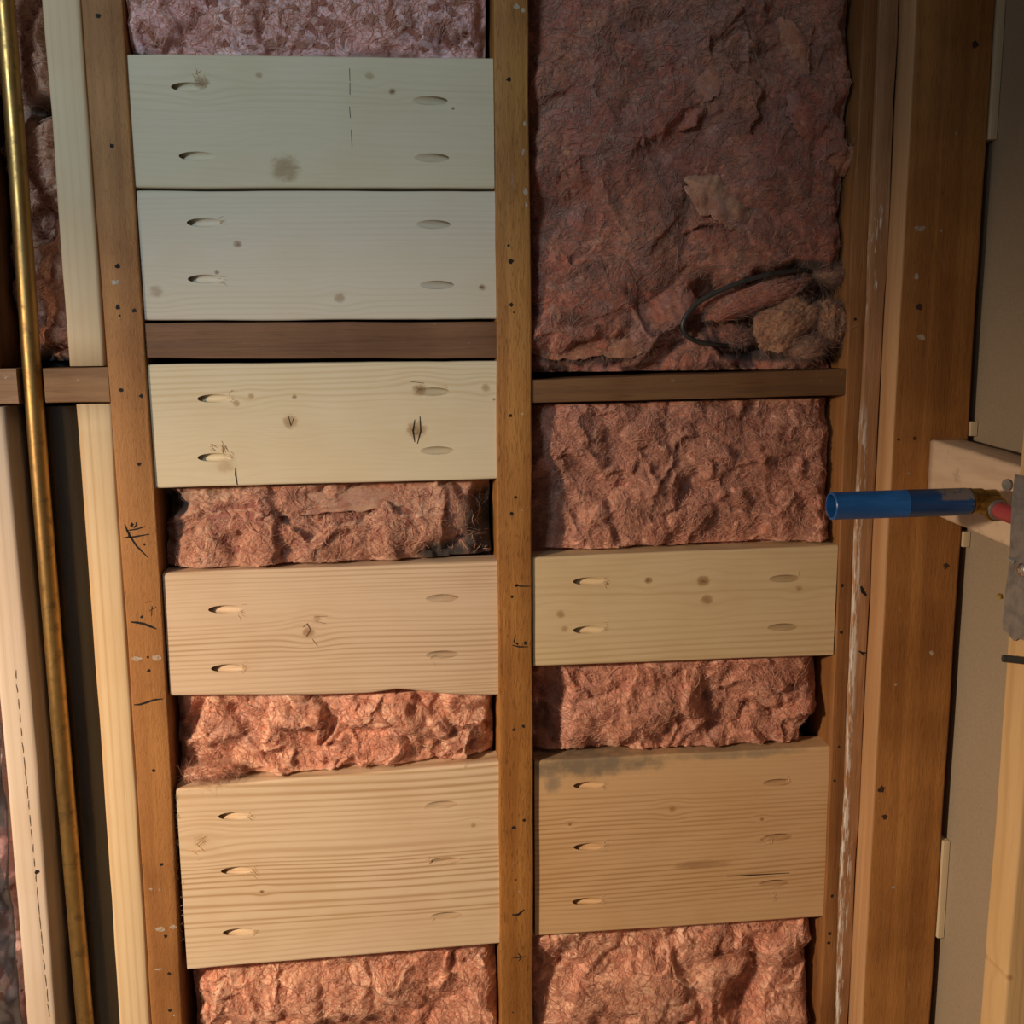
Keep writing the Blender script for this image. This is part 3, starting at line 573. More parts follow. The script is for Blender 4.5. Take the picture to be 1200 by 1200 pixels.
# ---- left bay
XL0, XL1 = xlim(lr, 1, 0, 3), xlim(cl, -1, 0, 3); XR0, XR1 = xlim(cr, 1, 0, 3), 0.7615
batt('fibreglass_batt', XL0, XL1, ZZ(90), ST-0.002, 0.026, 'lavender-pink insulation above the topmost pale board', M['wool_lav'], 11, amp=1.0, vis=(ZZ(90), ZZ(-60)), cover=[(-1, ce((145, 63), (578, 68), .004), 0.048)],
     feats=[('flap', 428, 20, 0, 0.05, 0.06, 0.012), ('bump', 470, 30, 0.06, 0.03, 0.008), ('bump', 270, 20, 0.06, 0.035, 0.006)], npil=0.7, rm=(0.02, 0.06), roll=0.012)
batt('fibreglass_batt', XL0, XL1, ZZ(690), ZZ(545), 0.032, 'tan-pink rolled insulation strip with a blackened corner beside the golden stud', M['wool_tan'], 23, amp=0.9,
     cover=[(-1, ce((191, 672), (585, 657), .005), 0.050), (1, ce((181, 572), (583, 561), .004), 0.048)], roll=0.02, rollw=0.03, zroll=False,
     feats=[('flap', 380, 603, 90, 0.15, 0.04, 0.014), ('flap', 260, 655, 270, 0.09, 0.05, 0.010), ('pit', 195, 590, 0.02, 0.02, 0.03), ('pit', 572, 600, 0.018, 0.05, 0.02), ('bump', 350, 632, 0.16, 0.032, 0.010), ('bump', 300, 582, 0.1, 0.012, 0.01)],
     dirt=[(565, 620, 28, 55, 1.0), (520, 645, 35, 16, 1.0), (200, 585, 25, 20, 0.9)], nwisp=1800)
batt('fibreglass_batt', XL0, XL1, ZZ(945), ZZ(795), 0.030, 'bright salmon insulation strip between the fine-grained board and the splintered board', M['wool_peach'], 37, amp=1.0,
     cover=[(-1, ce((208, 924), (585, 893), .005), 0.052), (1, ce((199, 816), (585, 813), .005), 0.050)], roll=0.015, zroll=False,
     feats=[('flap', 360, 845, 250, 0.05, 0.03, 0.012), ('bump', 340, 838, 0.035, 0.014, 0.008), ('bump', 430, 875, 0.05, 0.024, 0.012), ('bump', 530, 872, 0.025, 0.025, 0.010), ('bump', 470, 840, 0.06, 0.014, 0.012), ('bump', 255, 850, 0.03, 0.025, 0.01)], rm=(0.018, 0.045), nwisp=1800, nflake=60)
batt('fibreglass_batt', XL0, XL1, SB+0.002, ZZ(1085), 0.030, 'salmon insulation under the wide splintered board', M['wool_peach'], 41, amp=1.0, vis=(ZZ(1260), ZZ(1085)),
     cover=[(1, ce((217, 1137), (586, 1106), .005), 0.052)], feats=[('bump', 340, 1170, 0.03, 0.05, 0.012), ('flap', 555, 1150, 225, 0.05, 0.03, 0.014), ('bump', 460, 1170, 0.05, 0.05, 0.006), ('pit', 230, 1150, 0.02, 0.06, 0.01)], rm=(0.016, 0.045), nwisp=2600, fine=0.0014, nflake=60)
# ---- right bay
zk2 = Zp(810, 437, 0.04)
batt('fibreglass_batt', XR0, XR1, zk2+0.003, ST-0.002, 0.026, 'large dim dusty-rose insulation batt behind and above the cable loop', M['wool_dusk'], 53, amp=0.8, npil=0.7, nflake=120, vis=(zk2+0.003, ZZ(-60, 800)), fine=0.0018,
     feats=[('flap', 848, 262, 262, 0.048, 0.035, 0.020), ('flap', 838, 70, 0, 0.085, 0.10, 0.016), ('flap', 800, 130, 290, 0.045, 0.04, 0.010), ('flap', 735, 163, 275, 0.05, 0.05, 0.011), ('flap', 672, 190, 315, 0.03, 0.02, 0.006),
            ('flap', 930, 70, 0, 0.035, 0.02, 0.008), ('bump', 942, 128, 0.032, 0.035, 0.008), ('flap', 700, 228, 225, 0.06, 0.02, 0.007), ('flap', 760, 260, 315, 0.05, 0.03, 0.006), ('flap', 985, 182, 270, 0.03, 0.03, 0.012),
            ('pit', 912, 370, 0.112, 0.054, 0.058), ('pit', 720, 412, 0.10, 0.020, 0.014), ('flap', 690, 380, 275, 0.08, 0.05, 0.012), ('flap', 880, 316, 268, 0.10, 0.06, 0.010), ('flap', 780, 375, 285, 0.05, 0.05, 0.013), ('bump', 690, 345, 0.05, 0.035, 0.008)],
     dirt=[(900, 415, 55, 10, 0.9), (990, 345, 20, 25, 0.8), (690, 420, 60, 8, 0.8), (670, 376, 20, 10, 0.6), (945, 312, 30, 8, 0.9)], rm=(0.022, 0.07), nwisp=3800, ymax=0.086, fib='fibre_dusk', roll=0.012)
batt('fibreglass_batt', XR0, XR1, ZZ(665, 800), Zp(810, 474, 0.04)+0.010, 0.028, 'shredded rose-pink insulation between the dark blocking and the knotty board', M['wool'], 61, amp=0.85,
     cover=[(-1, ce((624, 653), (981, 639), .004), 0.048), (1, ce((624.5, 472.5), (992, 463), .003), 0.0885)], zroll=False, ymax=0.0888, feats=[('flap', 720, 545, 250, 0.06, 0.04, 0.008), ('flap', 880, 530, 290, 0.06, 0.03, 0.008), ('flap', 780, 545, 315, 0.05, 0.03, 0.009), ('pit', 636, 560, 0.012, 0.1, 0.010), ('flap', 690, 500, 320, 0.05, 0.03, 0.006)], rm=(0.01, 0.035), nwisp=4500, fine=0.0014)
batt('fibreglass_batt', XR0, XR1, ZZ(905, 800), ZZ(755, 800), 0.034, 'crumpled brownish-pink insulation between the two-knot board and the stained board', M['wool'], 71, amp=1.0,
     cover=[(-1, ce((625, 892), (973, 875), .007), 0.054), (1, ce((625, 781), (977, 768), .004), 0.050)], zroll=False, roll=0.02, rollw=0.03,
     feats=[('bump', 710, 835, 0.075, 0.036, 0.014), ('bump', 860, 865, 0.04, 0.022, 0.010), ('flap', 800, 800, 200, 0.05, 0.04, 0.010), ('flap', 880, 795, 290, 0.05, 0.02, 0.01), ('pit', 645, 820, 0.02, 0.05, 0.016), ('pit', 955, 860, 0.02, 0.03, 0.03), ('bump', 790, 822, 0.03, 0.02, 0.008), ('flap', 930, 830, 300, 0.04, 0.04, 0.01)], dirt=[(960, 860, 22, 24, 1.0)], rm=(0.016, 0.05), nwisp=2600, nflake=60)
batt('fibreglass_batt', XR0, XR1, SB+0.002, ZZ(1060, 800), 0.026, 'coral-pink insulation under the wide stained board', M['wool_peach'], 83, amp=0.95, vis=(ZZ(1260, 800), ZZ(1060, 800)),
     cover=[(1, ce((628, 1097), (965, 1075), .007), 0.054)], feats=[('bump', 735, 1160, 0.075, 0.06, 0.016), ('flap', 800, 1140, 225, 0.075, 0.03, 0.010), ('pit', 650, 1150, 0.03, 0.07, 0.008), ('bump', 840, 1125, 0.03, 0.05, 0.006), ('pit', 870, 1160, 0.02, 0.05, 0.012), ('bump', 920, 1190, 0.035, 0.02, 0.012), ('bump', 905, 1110, 0.03, 0.03, 0.01)], rm=(0.016, 0.05), nwisp=3000, fine=0.0014, nflake=60)
# ---- bays on the far left
batt('fibreglass_batt', -0.1425, -0.0805, zb1+0.006, ST-0.002, 0.052, 'narrow dark rose insulation column between the copper pipe and the pale greyish stud', M['wool_tan'], 97, amp=1.0, vis=(zb1+0.006, ZZ(-60)), rm=(0.016, 0.04),
     feats=[('flap', 55, 80, 20, 0.06, 0.03, 0.012), ('pit', 48, 130, 0.02, 0.012, 0.02), ('bump', 60, 180, 0.02, 0.04, 0.008), ('bump', 65, 405, 0.02, 0.012, 0.01), ('pit', 60, 425, 0.03, 0.008, 0.02), ('pit', 45, 265, 0.012, 0.02, 0.02)], dirt=[(62, 424, 30, 8, 1.0), (52, 135, 22, 12, 0.8)], nwisp=700, ymin=0.027, roll=0.01)
batt('fibreglass_batt', -0.551, -0.187, SB+0.002, ST-0.002, 0.040, 'mauve insulation behind the clear plastic sheet past the weathered stud', M['wool_lav'], 103, amp=0.8, vis=(ZZ(1240, 0), ZZ(700, 0)), fine=0.003, nwisp=300, ymin=0.022, roll=0.01)
# ---- torn wads in the lower corner of the upper right bay
TW = [(880, 350, 0.022, 0.075, 0.018, 0.016, 18, 'rolled reddish insulation flap inside the loop of cable', 'wool_dusk', 3, 0.0),
      (918, 382, 0.018, 0.040, 0.030, 0.020, 30, 'big shaggy tan insulation wad beside the cable loop', 'wool_wad', 4, 0.0),
      (968, 378, 0.026, 0.030, 0.022, 0.020, 100, 'grey-topped tan insulation wad against the dark brown stud', 'wool_wad', 5, 0.5),
      (944, 408, 0.012, 0.024, 0.013, 0.014, 10, 'small lumpy insulation wad lying on the blocking under the grey-topped wad', 'wool_wad', 6, 0.0),
      (972, 322, 0.030, 0.020, 0.011, 0.014, 0, 'small dark tuft of insulation above the grey-topped wad', 'wool_wad', 7, 0.3),
      (850, 392, 0.042, 0.030, 0.016, 0.014, 170, 'dull purple-red insulation scrap in the shade of the cable loop', 'wool_dusk', 8, 0.2),
      (248, 904, 0.014, 0.034, 0.0065, 0.009, 2, 'ragged salmon tuft spilling onto the end of the wide splintered board', 'wool_peach', 12, 0.0)]
for (px, py, Y, a, b, d, ang, lab, mt, sd, dt) in TW: wad('insulation_wad', px, py, Y-0.002, a*0.93, b*0.93, d*0.93, ang, lab, M[mt], sd, dirt=dt)

# ------------------------------------------------------------------ cable, pipes, fittings
def tube_path(pts, rad, nside=16, sub=6, closed_ends=True, inner=None):
    P = np.array(pts, float); n = len(P)
    if sub > 1 and n > 2:                                    # Catmull-Rom
        Q = np.concatenate([[2*P[0]-P[1]], P, [2*P[-1]-P[-2]]]); out = []
        for i in range(n-1):
            for t in np.linspace(0, 1, sub, endpoint=False):
                a, b, c, d = Q[i:i+4]; out.append(0.5*((2*b)+(-a+c)*t+(2*a-5*b+4*c-d)*t*t+(-a+3*b-3*c+d)*t**3))
        P = np.array(out+[P[-1]])
    R = np.full(len(P), rad) if np.isscalar(rad) else np.interp(np.linspace(0, 1, len(P)), np.linspace(0, 1, len(rad)), rad)
    V, Q = tubes(P[None], R[None], nside); m = len(P); f = [tuple(q) for q in Q]
    if closed_ends: f += [tuple(range(nside)), tuple(range((m-1)*nside, m*nside))[::-1]]
    return V, f
def solid(name, V, f, mat, parent=None, loc=(0, 0, 0), smooth=True):
    me = mesh(np.asarray(V)-np.array(loc), f); bm = bmesh.new(); bm.from_mesh(me); bmesh.ops.recalc_face_normals(bm, faces=bm.faces[:]); bm.to_mesh(me); bm.free()
    o = link(name, me, mat, parent, loc if parent is None else None)
    if smooth:
        for p in me.polygons: p.use_smooth = len(p.vertices) == 4
    return o
def lathe(name, prof, origin, axis, mat, parent=None, n=32, ploc=(0, 0, 0)):
    """prof: list of (t, r) along axis from origin (closed loop allowed)"""
    a = Vector(axis).normalized(); Mx = np.array(a.to_track_quat('Z', 'Y').to_matrix()); V = []; f = []
    for (t, r_) in prof:
        for k in range(n): V.append(np.array(origin)+Mx@np.array([r_*math.cos(2*math.pi*k/n), r_*math.sin(2*math.pi*k/n), t])-np.array(ploc))
    m = len(prof)
    for i in range(m-1):
        for k in range(n): f.append((i*n+k, i*n+(k+1) % n, (i+1)*n+(k+1) % n, (i+1)*n+k))
    f.append(tuple(range(n))); f.append(tuple(range((m-1)*n, m*n)))
    o = solid(name, V, f, mat, parent, (0, 0, 0))
    o.data.set_sharp_from_angle(angle=math.radians(40)) if hasattr(o.data, 'set_sharp_from_angle') else None
    return o
M['cable'] = plain('cable_jacket', (0.045, 0.043, 0.04), 0.4, 0, 0.4, 60)
cp = [(968, 322, .050), (950, 317, .030), (925, 318, .012), (890, 324, .003), (855, 336, .002), (822, 352, .004), (803, 372, .002), (801, 388, .003), (814, 399, .010), (838, 404, .020), (862, 406, .035)]
V, f = tube_path([PY(*q) for q in cp], 0.0028, 12); cab = solid('electrical_cable', V, f, M['cable'], None, PY(803, 380, .01))
def torn_flap(par, px, py, Y, w_, l_, ang, lift, mat, seed):
    """one large folded sheet of wool, curling off the batt; ang = direction of the free edge"""
    nu, nv = 40, 22; U, Vv = np.meshgrid(np.linspace(-1, 1, nu), np.linspace(0, 1, nv)); th = math.radians(ang-90); c = PY(px, py, Y)
    ed = 1+0.25*vnoise(U*2, U*0, 0, seed)+0.15*vnoise(U*6, U*0, 0, seed+1)+0.14*vnoise(U*15, U*0, 0, seed+2); pr = np.clip(1-U**2*0.92, 0.04, 1)**0.5
    lu = U*w_*(1+0.12*vnoise(Vv*3, U*0, 0, seed+5)); lv = (Vv-0.5)*l_*ed*pr*2
    x = lu*math.cos(th)-lv*math.sin(th); z = lu*math.sin(th)+lv*math.cos(th)
    y = -lift*np.sin(np.clip(Vv*1.15, 0, 1)*math.pi*0.62)*pr+0.010*(1-Vv)**2+0.006*np.abs(U)**3-0.0022*fbm(U*3, Vv*3, 0, seed+3, 3)*pr-0.0012*vnoise(lu*240, lv*90, 0, seed+4)
    V = np.stack([x, y, z], -1).reshape(-1, 3)+c-np.array(par.location); idx = np.arange(nu*nv).reshape(nv, nu)
    Q = np.stack([idx[:-1, :-1], idx[:-1, 1:], idx[1:, 1:], idx[1:, :-1]], -1).reshape(-1, 4)
    o = link('torn_flap', fast_mesh(V, Q), mat, par, smooth=True); m = o.modifiers.new('s', 'SOLIDIFY'); m.thickness = 0.0014; m.offset = 1
    r = np.random.default_rng(seed); W = V.reshape(nv, nu, 3); k = r.integers(0, nu, 220); a0 = W[r.integers(nv-5, nv, 220), k]; d = np.array([-math.sin(th), -0.2, math.cos(th)])*r.uniform(0.3, 1, (220, 1))+r.normal(size=(220, 3))*0.6; tt = np.linspace(0, 1, 5)
    Vf, Qf = tubes(a0[:, None]+d[:, None]*(r.gamma(2, 0.0022, 220)[:, None, None]+0.001)*tt[None, :, None], r.uniform(0.0001, 0.00028, 220)[:, None]*(1-0.8*tt[None])); f = link('fringe_fibres', fast_mesh(Vf, Qf), M['fibre_dusk'], o); f['kind'] = 'stuff'; return o
tag(cab, 'dark cable looping out of the dusty-rose insulation above a dark blocking', 'cable')
BT = {o['label']: o for o in col.objects if o.name.startswith('fibreglass_batt')}
J1 = next(o for k, o in BT.items() if 'dim dusty' in k); J2 = next(o for k, o in BT.items() if 'shredded' in k); J3 = next(o for k, o in BT.items() if 'crumpled brownish' in k); J4 = next(o for k, o in BT.items() if 'coral' in k)
I2 = next(o for k, o in BT.items() if 'rolled insulation strip' in k); I3 = next(o for k, o in BT.items() if 'bright salmon' in k); I4 = next(o for k, o in BT.items() if 'under the wide splintered' in k)
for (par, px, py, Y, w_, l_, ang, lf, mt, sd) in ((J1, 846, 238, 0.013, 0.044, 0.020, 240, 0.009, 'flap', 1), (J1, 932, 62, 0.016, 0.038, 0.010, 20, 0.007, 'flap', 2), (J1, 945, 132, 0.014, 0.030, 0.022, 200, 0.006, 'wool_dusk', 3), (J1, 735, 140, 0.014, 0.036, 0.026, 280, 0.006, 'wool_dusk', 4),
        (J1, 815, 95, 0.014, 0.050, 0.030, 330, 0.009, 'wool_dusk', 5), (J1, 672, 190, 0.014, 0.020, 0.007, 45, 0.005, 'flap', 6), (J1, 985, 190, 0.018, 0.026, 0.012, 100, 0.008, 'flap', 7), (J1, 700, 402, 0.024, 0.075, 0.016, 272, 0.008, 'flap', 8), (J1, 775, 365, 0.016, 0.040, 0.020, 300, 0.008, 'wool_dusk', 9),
        (I2, 380, 587, 0.025, 0.12, 0.013, 272, 0.008, 'wool_tan', 18)):
    torn_flap(par, px, py, Y, w_, l_, ang, lf, M[mt], sd)
# copper pipe
def copper():
    n = NT('tarnished_copper'); s = n.vm('MULTIPLY', n.co, (60, 60, 5)); a = n.noise(s, 1.0, 4, 0.6); b = n.noise(n.co, 60.0, 4, 0.65)
    c = n.mix(n.step(a, 0.35, 0.7), (0.52, 0.31, 0.10), (0.33, 0.20, 0.075)); c = n.mix(n.mt('MULTIPLY', n.step(b, 0.5, 0.72), 0.75), c, (0.16, 0.105, 0.05))
    n.inp(Base_Color=c, Metallic=0.9); n.set(n.b.inputs['Roughness'], n.mt('MULTIPLY_ADD', b, 0.4, 0.20)); n.bump(b, 0.2, 0.0005); return n.m
pc = [PY(x, y, 0.010) for x, y in ((8.5, 0), (30, 300), (37, 430), (49, 600), (73, 900), (99, 1200))]
xs_ = [p[0] for p in pc]; xm = float(np.mean(xs_))
pts = [(xm+0.000, 0.010, 0.045)]+[(0.5*p[0]+0.5*xm, 0.010, p[2]) for p in pc[::-1]]+[(xm, 0.010, 2.3)]
V, f = tube_path(pts, 0.0094, 24, 4); tag(solid('copper_pipe', V, f, copper(), None, (xm, 0.010, 0.045)), 'tarnished golden copper pipe running up beside the weathered stud', 'pipe')
def abs_black():
    n = NT('black_plastic_pipe'); a = n.noise(n.vm('MULTIPLY', n.co, (30, 30, 8)), 1.0, 4, 0.6)
    n.inp(Base_Color=n.mix(a, (0.018, 0.017, 0.017), (0.05, 0.045, 0.04))); n.set(n.b.inputs['Roughness'], n.mt('MULTIPLY_ADD', a, 0.3, 0.1)); n.bump(a, 0.25, 0.002); return n.m
zt_ = zb0-0.0015; lathe_ = lathe('drain_pipe', [(0, 0.0285), (0, 0.0300), (zt_-0.045, 0.0300), (zt_-0.044, 0.0285)], (-0.1115, 0.0575, 0.042), (0, 0, 1), abs_black(), None, 40)
tag(lathe_, 'black plastic pipe in the recess behind the copper pipe, below the notched blocking', 'pipe')
# plastic vapour sheet on the far left
def poly():
    n = NT('clear_poly_sheet'); t = n.t; tr = t.nodes.new('ShaderNodeBsdfTransparent'); gl = t.nodes.new('ShaderNodeBsdfGlossy'); mx = t.nodes.new('ShaderNodeMixShader')
    tr.inputs[0].default_value = (0.93, 0.93, 0.95, 1); gl.inputs['Roughness'].default_value = 0.16; lw = t.nodes.new('ShaderNodeLayerWeight'); lw.inputs[0].default_value = 0.45
    t.links.new(n.mt('MULTIPLY_ADD', lw.outputs['Fresnel'], 0.8, 0.06), mx.inputs[0]); t.links.new(tr.outputs[0], mx.inputs[1]); t.links.new(gl.outputs[0], mx.inputs[2]); t.links.new(mx.outputs[0], n.out.inputs[0]); return n.m
xs2 = np.linspace(-0.548, -0.184, 110); zs2 = np.linspace(0.05, ST-0.01, 420); XX, Z2 = np.meshgrid(xs2, zs2)
YY = 0.010+0.010*fbm(XX*16, Z2*10, 0, 5, 4)+0.006*(1-np.abs(fbm(XX*30+Z2*12, Z2*18-XX*9, 0, 8, 3)))-0.006
YY = np.clip(YY, -0.012, 0.0195); idx = np.arange(XX.size).reshape(XX.shape)
V = np.stack([XX, YY, Z2], -1).reshape(-1, 3); Q = np.stack([idx[:-1, :-1], idx[:-1, 1:], idx[1:, 1:], idx[1:, :-1]], -1).reshape(-1, 4)
c0 = np.array([-0.366, 0.0, 0.05]); ps = link('plastic_sheet', fast_mesh(V-c0, Q), poly(), None, c0, smooth=True)
sm = ps.modifiers.new('s', 'SOLIDIFY'); sm.thickness = 0.0002
tag(ps, 'crumpled clear plastic sheet beside the weathered stud', 'plastic sheet')
# blocking between corner post and near stud, running toward the room
def side_block():
    a, b = PX(1092, 515.5, 0.8485), PX(1190, 545, 0.8485); c, d = PX(1090, 602, 0.8485), PX(1180, 642, 0.8485)
    y0, y1 = -0.0386, -0.2774; ez = lambda p, q, y: p[2]+(q[2]-p[2])*(y-p[1])/(q[1]-p[1])
    ctr = np.array([0.868, (y0+y1)/2, (a[2]+c[2])/2-0.004]); secs = []
    for y in np.linspace(y0, y1, 24):
        p = rrect(0.8485, 0.8875, ez(c, d, y), ez(a, b, y), 0.004); w_ = 0.0006*fbm(np.array([y*40]), np.array([0.0]), 0, 4, 3)[0]
        secs.append(np.stack([p[:, 0]-ctr[0], np.full(len(p), y-ctr[1]), p[:, 1]-ctr[2]+w_], 1))
    me = section_loft(secs)
    n = NT('dusty_whitewood'); s = n.vm('MULTIPLY', n.co, (60, 7, 60)); g = n.noise(s, 1.0, 4, 0.6, 0.5); h = n.noise(n.co, 45.0, 5, 0.65)
    c_ = n.mix(n.step(g, 0.35, 0.7), (0.62, 0.47, 0.34), (0.50, 0.36, 0.245)); c_ = n.mix(n.mt('MULTIPLY', n.step(h, 0.55, 0.75), 0.5), c_, (0.30, 0.21, 0.16))
    n.inp(Base_Color=c_, Roughness=0.75); n.bump(h, 0.4, 0.001)
    o = link('side_blocking', me, n.m, None, ctr)
    for p in me.polygons: p.use_smooth = len(p.vertices) == 4
    return tag(o, 'dusty whitish blocking behind the blue tube, between corner post and side-wall stud', 'blocking')
side_block()
# shims between corner post and drywall
M['shim'] = pine('shim_wood', axis=2, freq=160, seed=3.3, light_=(0.62, 0.52, 0.36), dark=(0.45, 0.34, 0.2))
for (ya, yb, lab) in ((-60, 171, 'long pale shim high up between corner post and drywall'), (494, 511, 'short pale shim just above the whitish side blocking'), (626, 644, 'short pale shim just below the whitish side blocking'), (1014, 1141, 'long pale shim low down between corner post and drywall')):
    z1_, z0_ = PX(1140, ya, 0.898)[2], PX(1140, yb, 0.898)[2]
    tag(box('wood_shim', 0.8942, 0.9024, -0.0405, -0.004, z0_, z1_, M['shim'], 0.0006), lab, 'shim')
# water stub-out: blue tube, brass elbow, red pipe
M['blue'] = None
def blue():
    n = NT('blue_plastic'); s = n.sep(n.co); a = n.noise(n.vm('MULTIPLY', n.co, (30, 120, 120)), 1.0, 4, 0.6); b = n.noise(n.co, 140.0, 4, 0.65)
    c = n.mix(n.step(a, 0.3, 0.75), (0.010, 0.075, 0.26), (0.016, 0.11, 0.36))
    m = n.mt('MULTIPLY', n.mt('MULTIPLY', n.step(s[0], 0.100, 0.106), n.mt('SUBTRACT', 1.0, n.step(s[0], 0.146, 0.152))), n.mt('MULTIPLY', n.step(s[2], 0.0035, 0.006), n.step(b, 0.33, 0.47)))
    c = n.mix(m, c, (0.24, 0.22, 0.22))                                     # scuffed grey label remnant
    n.inp(Base_Color=c, Roughness=0.33); n.bump(b, 0.08, 0.0004); return n.m
YT = -0.205; pa, pb = PY(974, 593, YT), PY(1136, 587.5, YT); ax = pb-pa; L_ = float(np.linalg.norm(ax)); ax = ax/L_; RT = 0.0132
def tube_obj(name, mat, r0, r1, t0, t1, parent, bev=0.0006):
    return lathe(name, [(t0, r0), (t0, r1-bev), (t0+bev, r1), (t1-bev, r1), (t1, r1-bev), (t1, r0)], (0, 0, 0), ax, mat, parent, 40)
stub = empty('water_stub', tuple(pb)); tag(stub, 'blue plastic tube on a brass elbow sticking out in front of the corner post', 'pipe fitting')
def onto(o, p): o.location = tuple(np.array(p)-pb); return o
bt = lathe('blue_tube', [(0.10, RT-0.0022), (0.0, RT-0.0022), (0.0, RT-0.0006), (0.0006, RT), (L_*0.52, RT), (L_*0.525, RT+0.0004), (L_*0.53, RT), (L_-0.004, RT), (L_-0.001, RT-0.0008), (L_, RT-0.002)], (0, 0, 0), ax, blue(), stub, 48); onto(bt, pa)
M['brass'] = plain('dull_brass', (0.46, 0.29, 0.085), 0.38, 0.9, 0.5, 70, 0.15)
RB = RT*0.93
bc = lathe('brass_body', [(-0.012, RB*0.8), (-0.0005, RB*0.8), (0.0, RT*0.97), (0.0012, RT*0.97), (0.0015, RB), (0.012, RB), (0.0135, RB*0.88), (0.026, RB*0.88), (0.030, RB*0.6)], (0, 0, 0), ax, M['brass'], stub, 36); onto(bc, pb)
pe = pb+ax*0.0165; rd = np.array([0.0, -1.0, -0.06]); rd = rd/np.linalg.norm(rd)
rc = PY(1172, 594, YT-0.012)
b2_ = lathe('brass_socket', [(-0.006, 0.0095), (0.014, 0.0102), (0.0145, 0.0116), (0.0205, 0.0116), (0.021, 0.0090)], (0, 0, 0), rd, M['brass'], stub, 32); onto(b2_, pe+np.array([0, 0, -0.004]))
M['steel'] = plain('galvanized_steel', (0.36, 0.35, 0.35), 0.5, 0.75, 0.35, 80, 0.2)
M['red'] = plain('red_pipe_plastic', (0.36, 0.055, 0.06), 0.45, 0, 0.2, 60)
cr_ = lathe('crimp_ring', [(0.0212, 0.0090), (0.0212, 0.0098), (0.0245, 0.0098), (0.025, 0.0085)], (0, 0, 0), rd, M['steel'], b2_, 32)
ear = lathe('mounting_ear', [(0, 0.0022), (0, 0.0056), (0.003, 0.0056), (0.003, 0.0022)], (0, 0, 0), (-1, -0.25, 0), M['steel'], stub, 20); onto(ear, PY(1182, 568, YT-0.01))
# red pipe passes the bored hole behind the nail plate; it ends short of the stud
V, f = tube_path([pe+np.array([0, 0, -0.004])+rd*0.0235, pe+np.array([0.0, 0, -0.004])+rd*0.040, pe+np.array([0.001, 0, -0.004])+rd*0.0660], 0.0080, 24, 4)
tag(solid('red_pipe', V, f, M['red'], None, pe), 'red plastic pipe running from the brass elbow to the nail-plated stud', 'pipe')
# galvanized nail plate on the near stud
def nail_plate():
    root = empty('nail_plate', (0.802, -0.29, PX(1195, 650, 0.802)[2])); tag(root, 'bent grey galvanized nail plate on the yellowish side-wall stud', 'metal plate'); rl = np.array(root.location)
    X = 0.8020; L = [(1187, 556), (1191, 556), (1187, 590), (1186, 620), (1185, 650), (1183, 672), (1180, 690), (1178, 715), (1176, 738), (1182, 741), (1186, 747), (1190, 751), (1195, 748)]
    pts = [PX(x, y, X) for x, y in L]; top = pts[1][2]; bot = pts[-1][2]
    poly_ = [p[1:] for p in pts[1:]]+[np.array([-0.345, bot+0.002]), np.array([-0.345, top])]
    bm = bmesh.new(); vs = [bm.verts.new((X-rl[0], p[0]-rl[1], p[1]-rl[2])) for p in poly_]; fc = bm.faces.new(vs)
    ex = bmesh.ops.extrude_face_region(bm, geom=[fc]); bmesh.ops.translate(bm, verts=[v for v in ex['geom'] if isinstance(v, bmesh.types.BMVert)], vec=(-0.0014, 0, 0)); bmesh.ops.recalc_face_normals(bm, faces=bm.faces[:])
    me = bpy.data.meshes.new('m'); bm.to_mesh(me); bm.free(); link('plate', me, M['steel'], root)
    sp = PX(1198, 668, X-0.0015)-rl; M['screw'] = plain('bright_screw', (0.7, 0.69, 0.66), 0.25, 1.0, 0.2)
    sc_ = lathe('screw', [(0, 0.006), (0.0012, 0.006), (0.0026, 0.0042), (0.003, 0.001)], (0, 0, 0), (-1, 0, 0), M['screw'], root, 20); sc_.location = sp
    ch = PX(1189, 658, X-0.0015)-rl; tb = lathe('bent_tooth', [(0, 0.0022), (0.006, 0.0012)], (0, 0, 0), (-0.6, 0.5, 0.4), M['screw'], root, 6); tb.location = ch
    return root
nail_plate()
yn = PX(1176, 702, 0.803); tag(lathe('nail_tip', [(0, 0.0022), (0.004, 0.0026), (0.005, 0.0012)], (0, 0, 0), (-0.3, 0.2, 1), plain('brass_nail', (0.6, 0.42, 0.12), 0.35, 0.7), None, 12), 'tiny brassy nail tip at the edge of the nail plate', 'nail').location = (0.8010, yn[1]+0.001, yn[2])
clp = PX(1187, 768, 0.802); o = lathe('plastic_peg', [(0, 0.0034), (0.018, 0.0034), (0.0186, 0.0026)], (0, 0, 0), (-0.9, 0.35, 0.05), M['cable'], None, 18)
o.location = (0.8032, clp[1]-0.016, clp[2]); tag(o, 'short black peg sticking out of the side-wall stud under the nail plate', 'peg')

# ------------------------------------------------------------------ marks, nail holes, splinters
def ribbon(pts, w, Y):
    """flat pen stroke through photo points, tapered ends, on plane y=Y; w in px"""
    P = np.array([PY(x, y, Y) for x, y in pts]); n = len(P); T = np.gradient(P, axis=0); N = np.stack([-T[:, 2], 0*T[:, 0], T[:, 0]], 1); N /= np.linalg.norm(N, axis=1, keepdims=True)+1e-9
    hw = 0.00055*w*np.where((np.arange(n) == 0) | (np.arange(n) == n-1), 0.45, 1.0)[:, None]
    V = np.concatenate([P+N*hw, P-N*hw]); return V, [(i, i+1, n+i+1, n+i) for i in range(n-1)]
def spot(x, y, r_, Y, seed=0, n=9, asp=1.0):
    rr = np.random.default_rng(seed); c = PY(x, y, Y); a = np.linspace(0, 2*math.pi, n, endpoint=False); q = 0.0009*r_*rr.uniform(0.65, 1.15, n)
    return np.stack([c[0]+q*np.cos(a)*asp, np.full(n, Y), c[2]+q*np.sin(a)], 1), [tuple(range(n))]
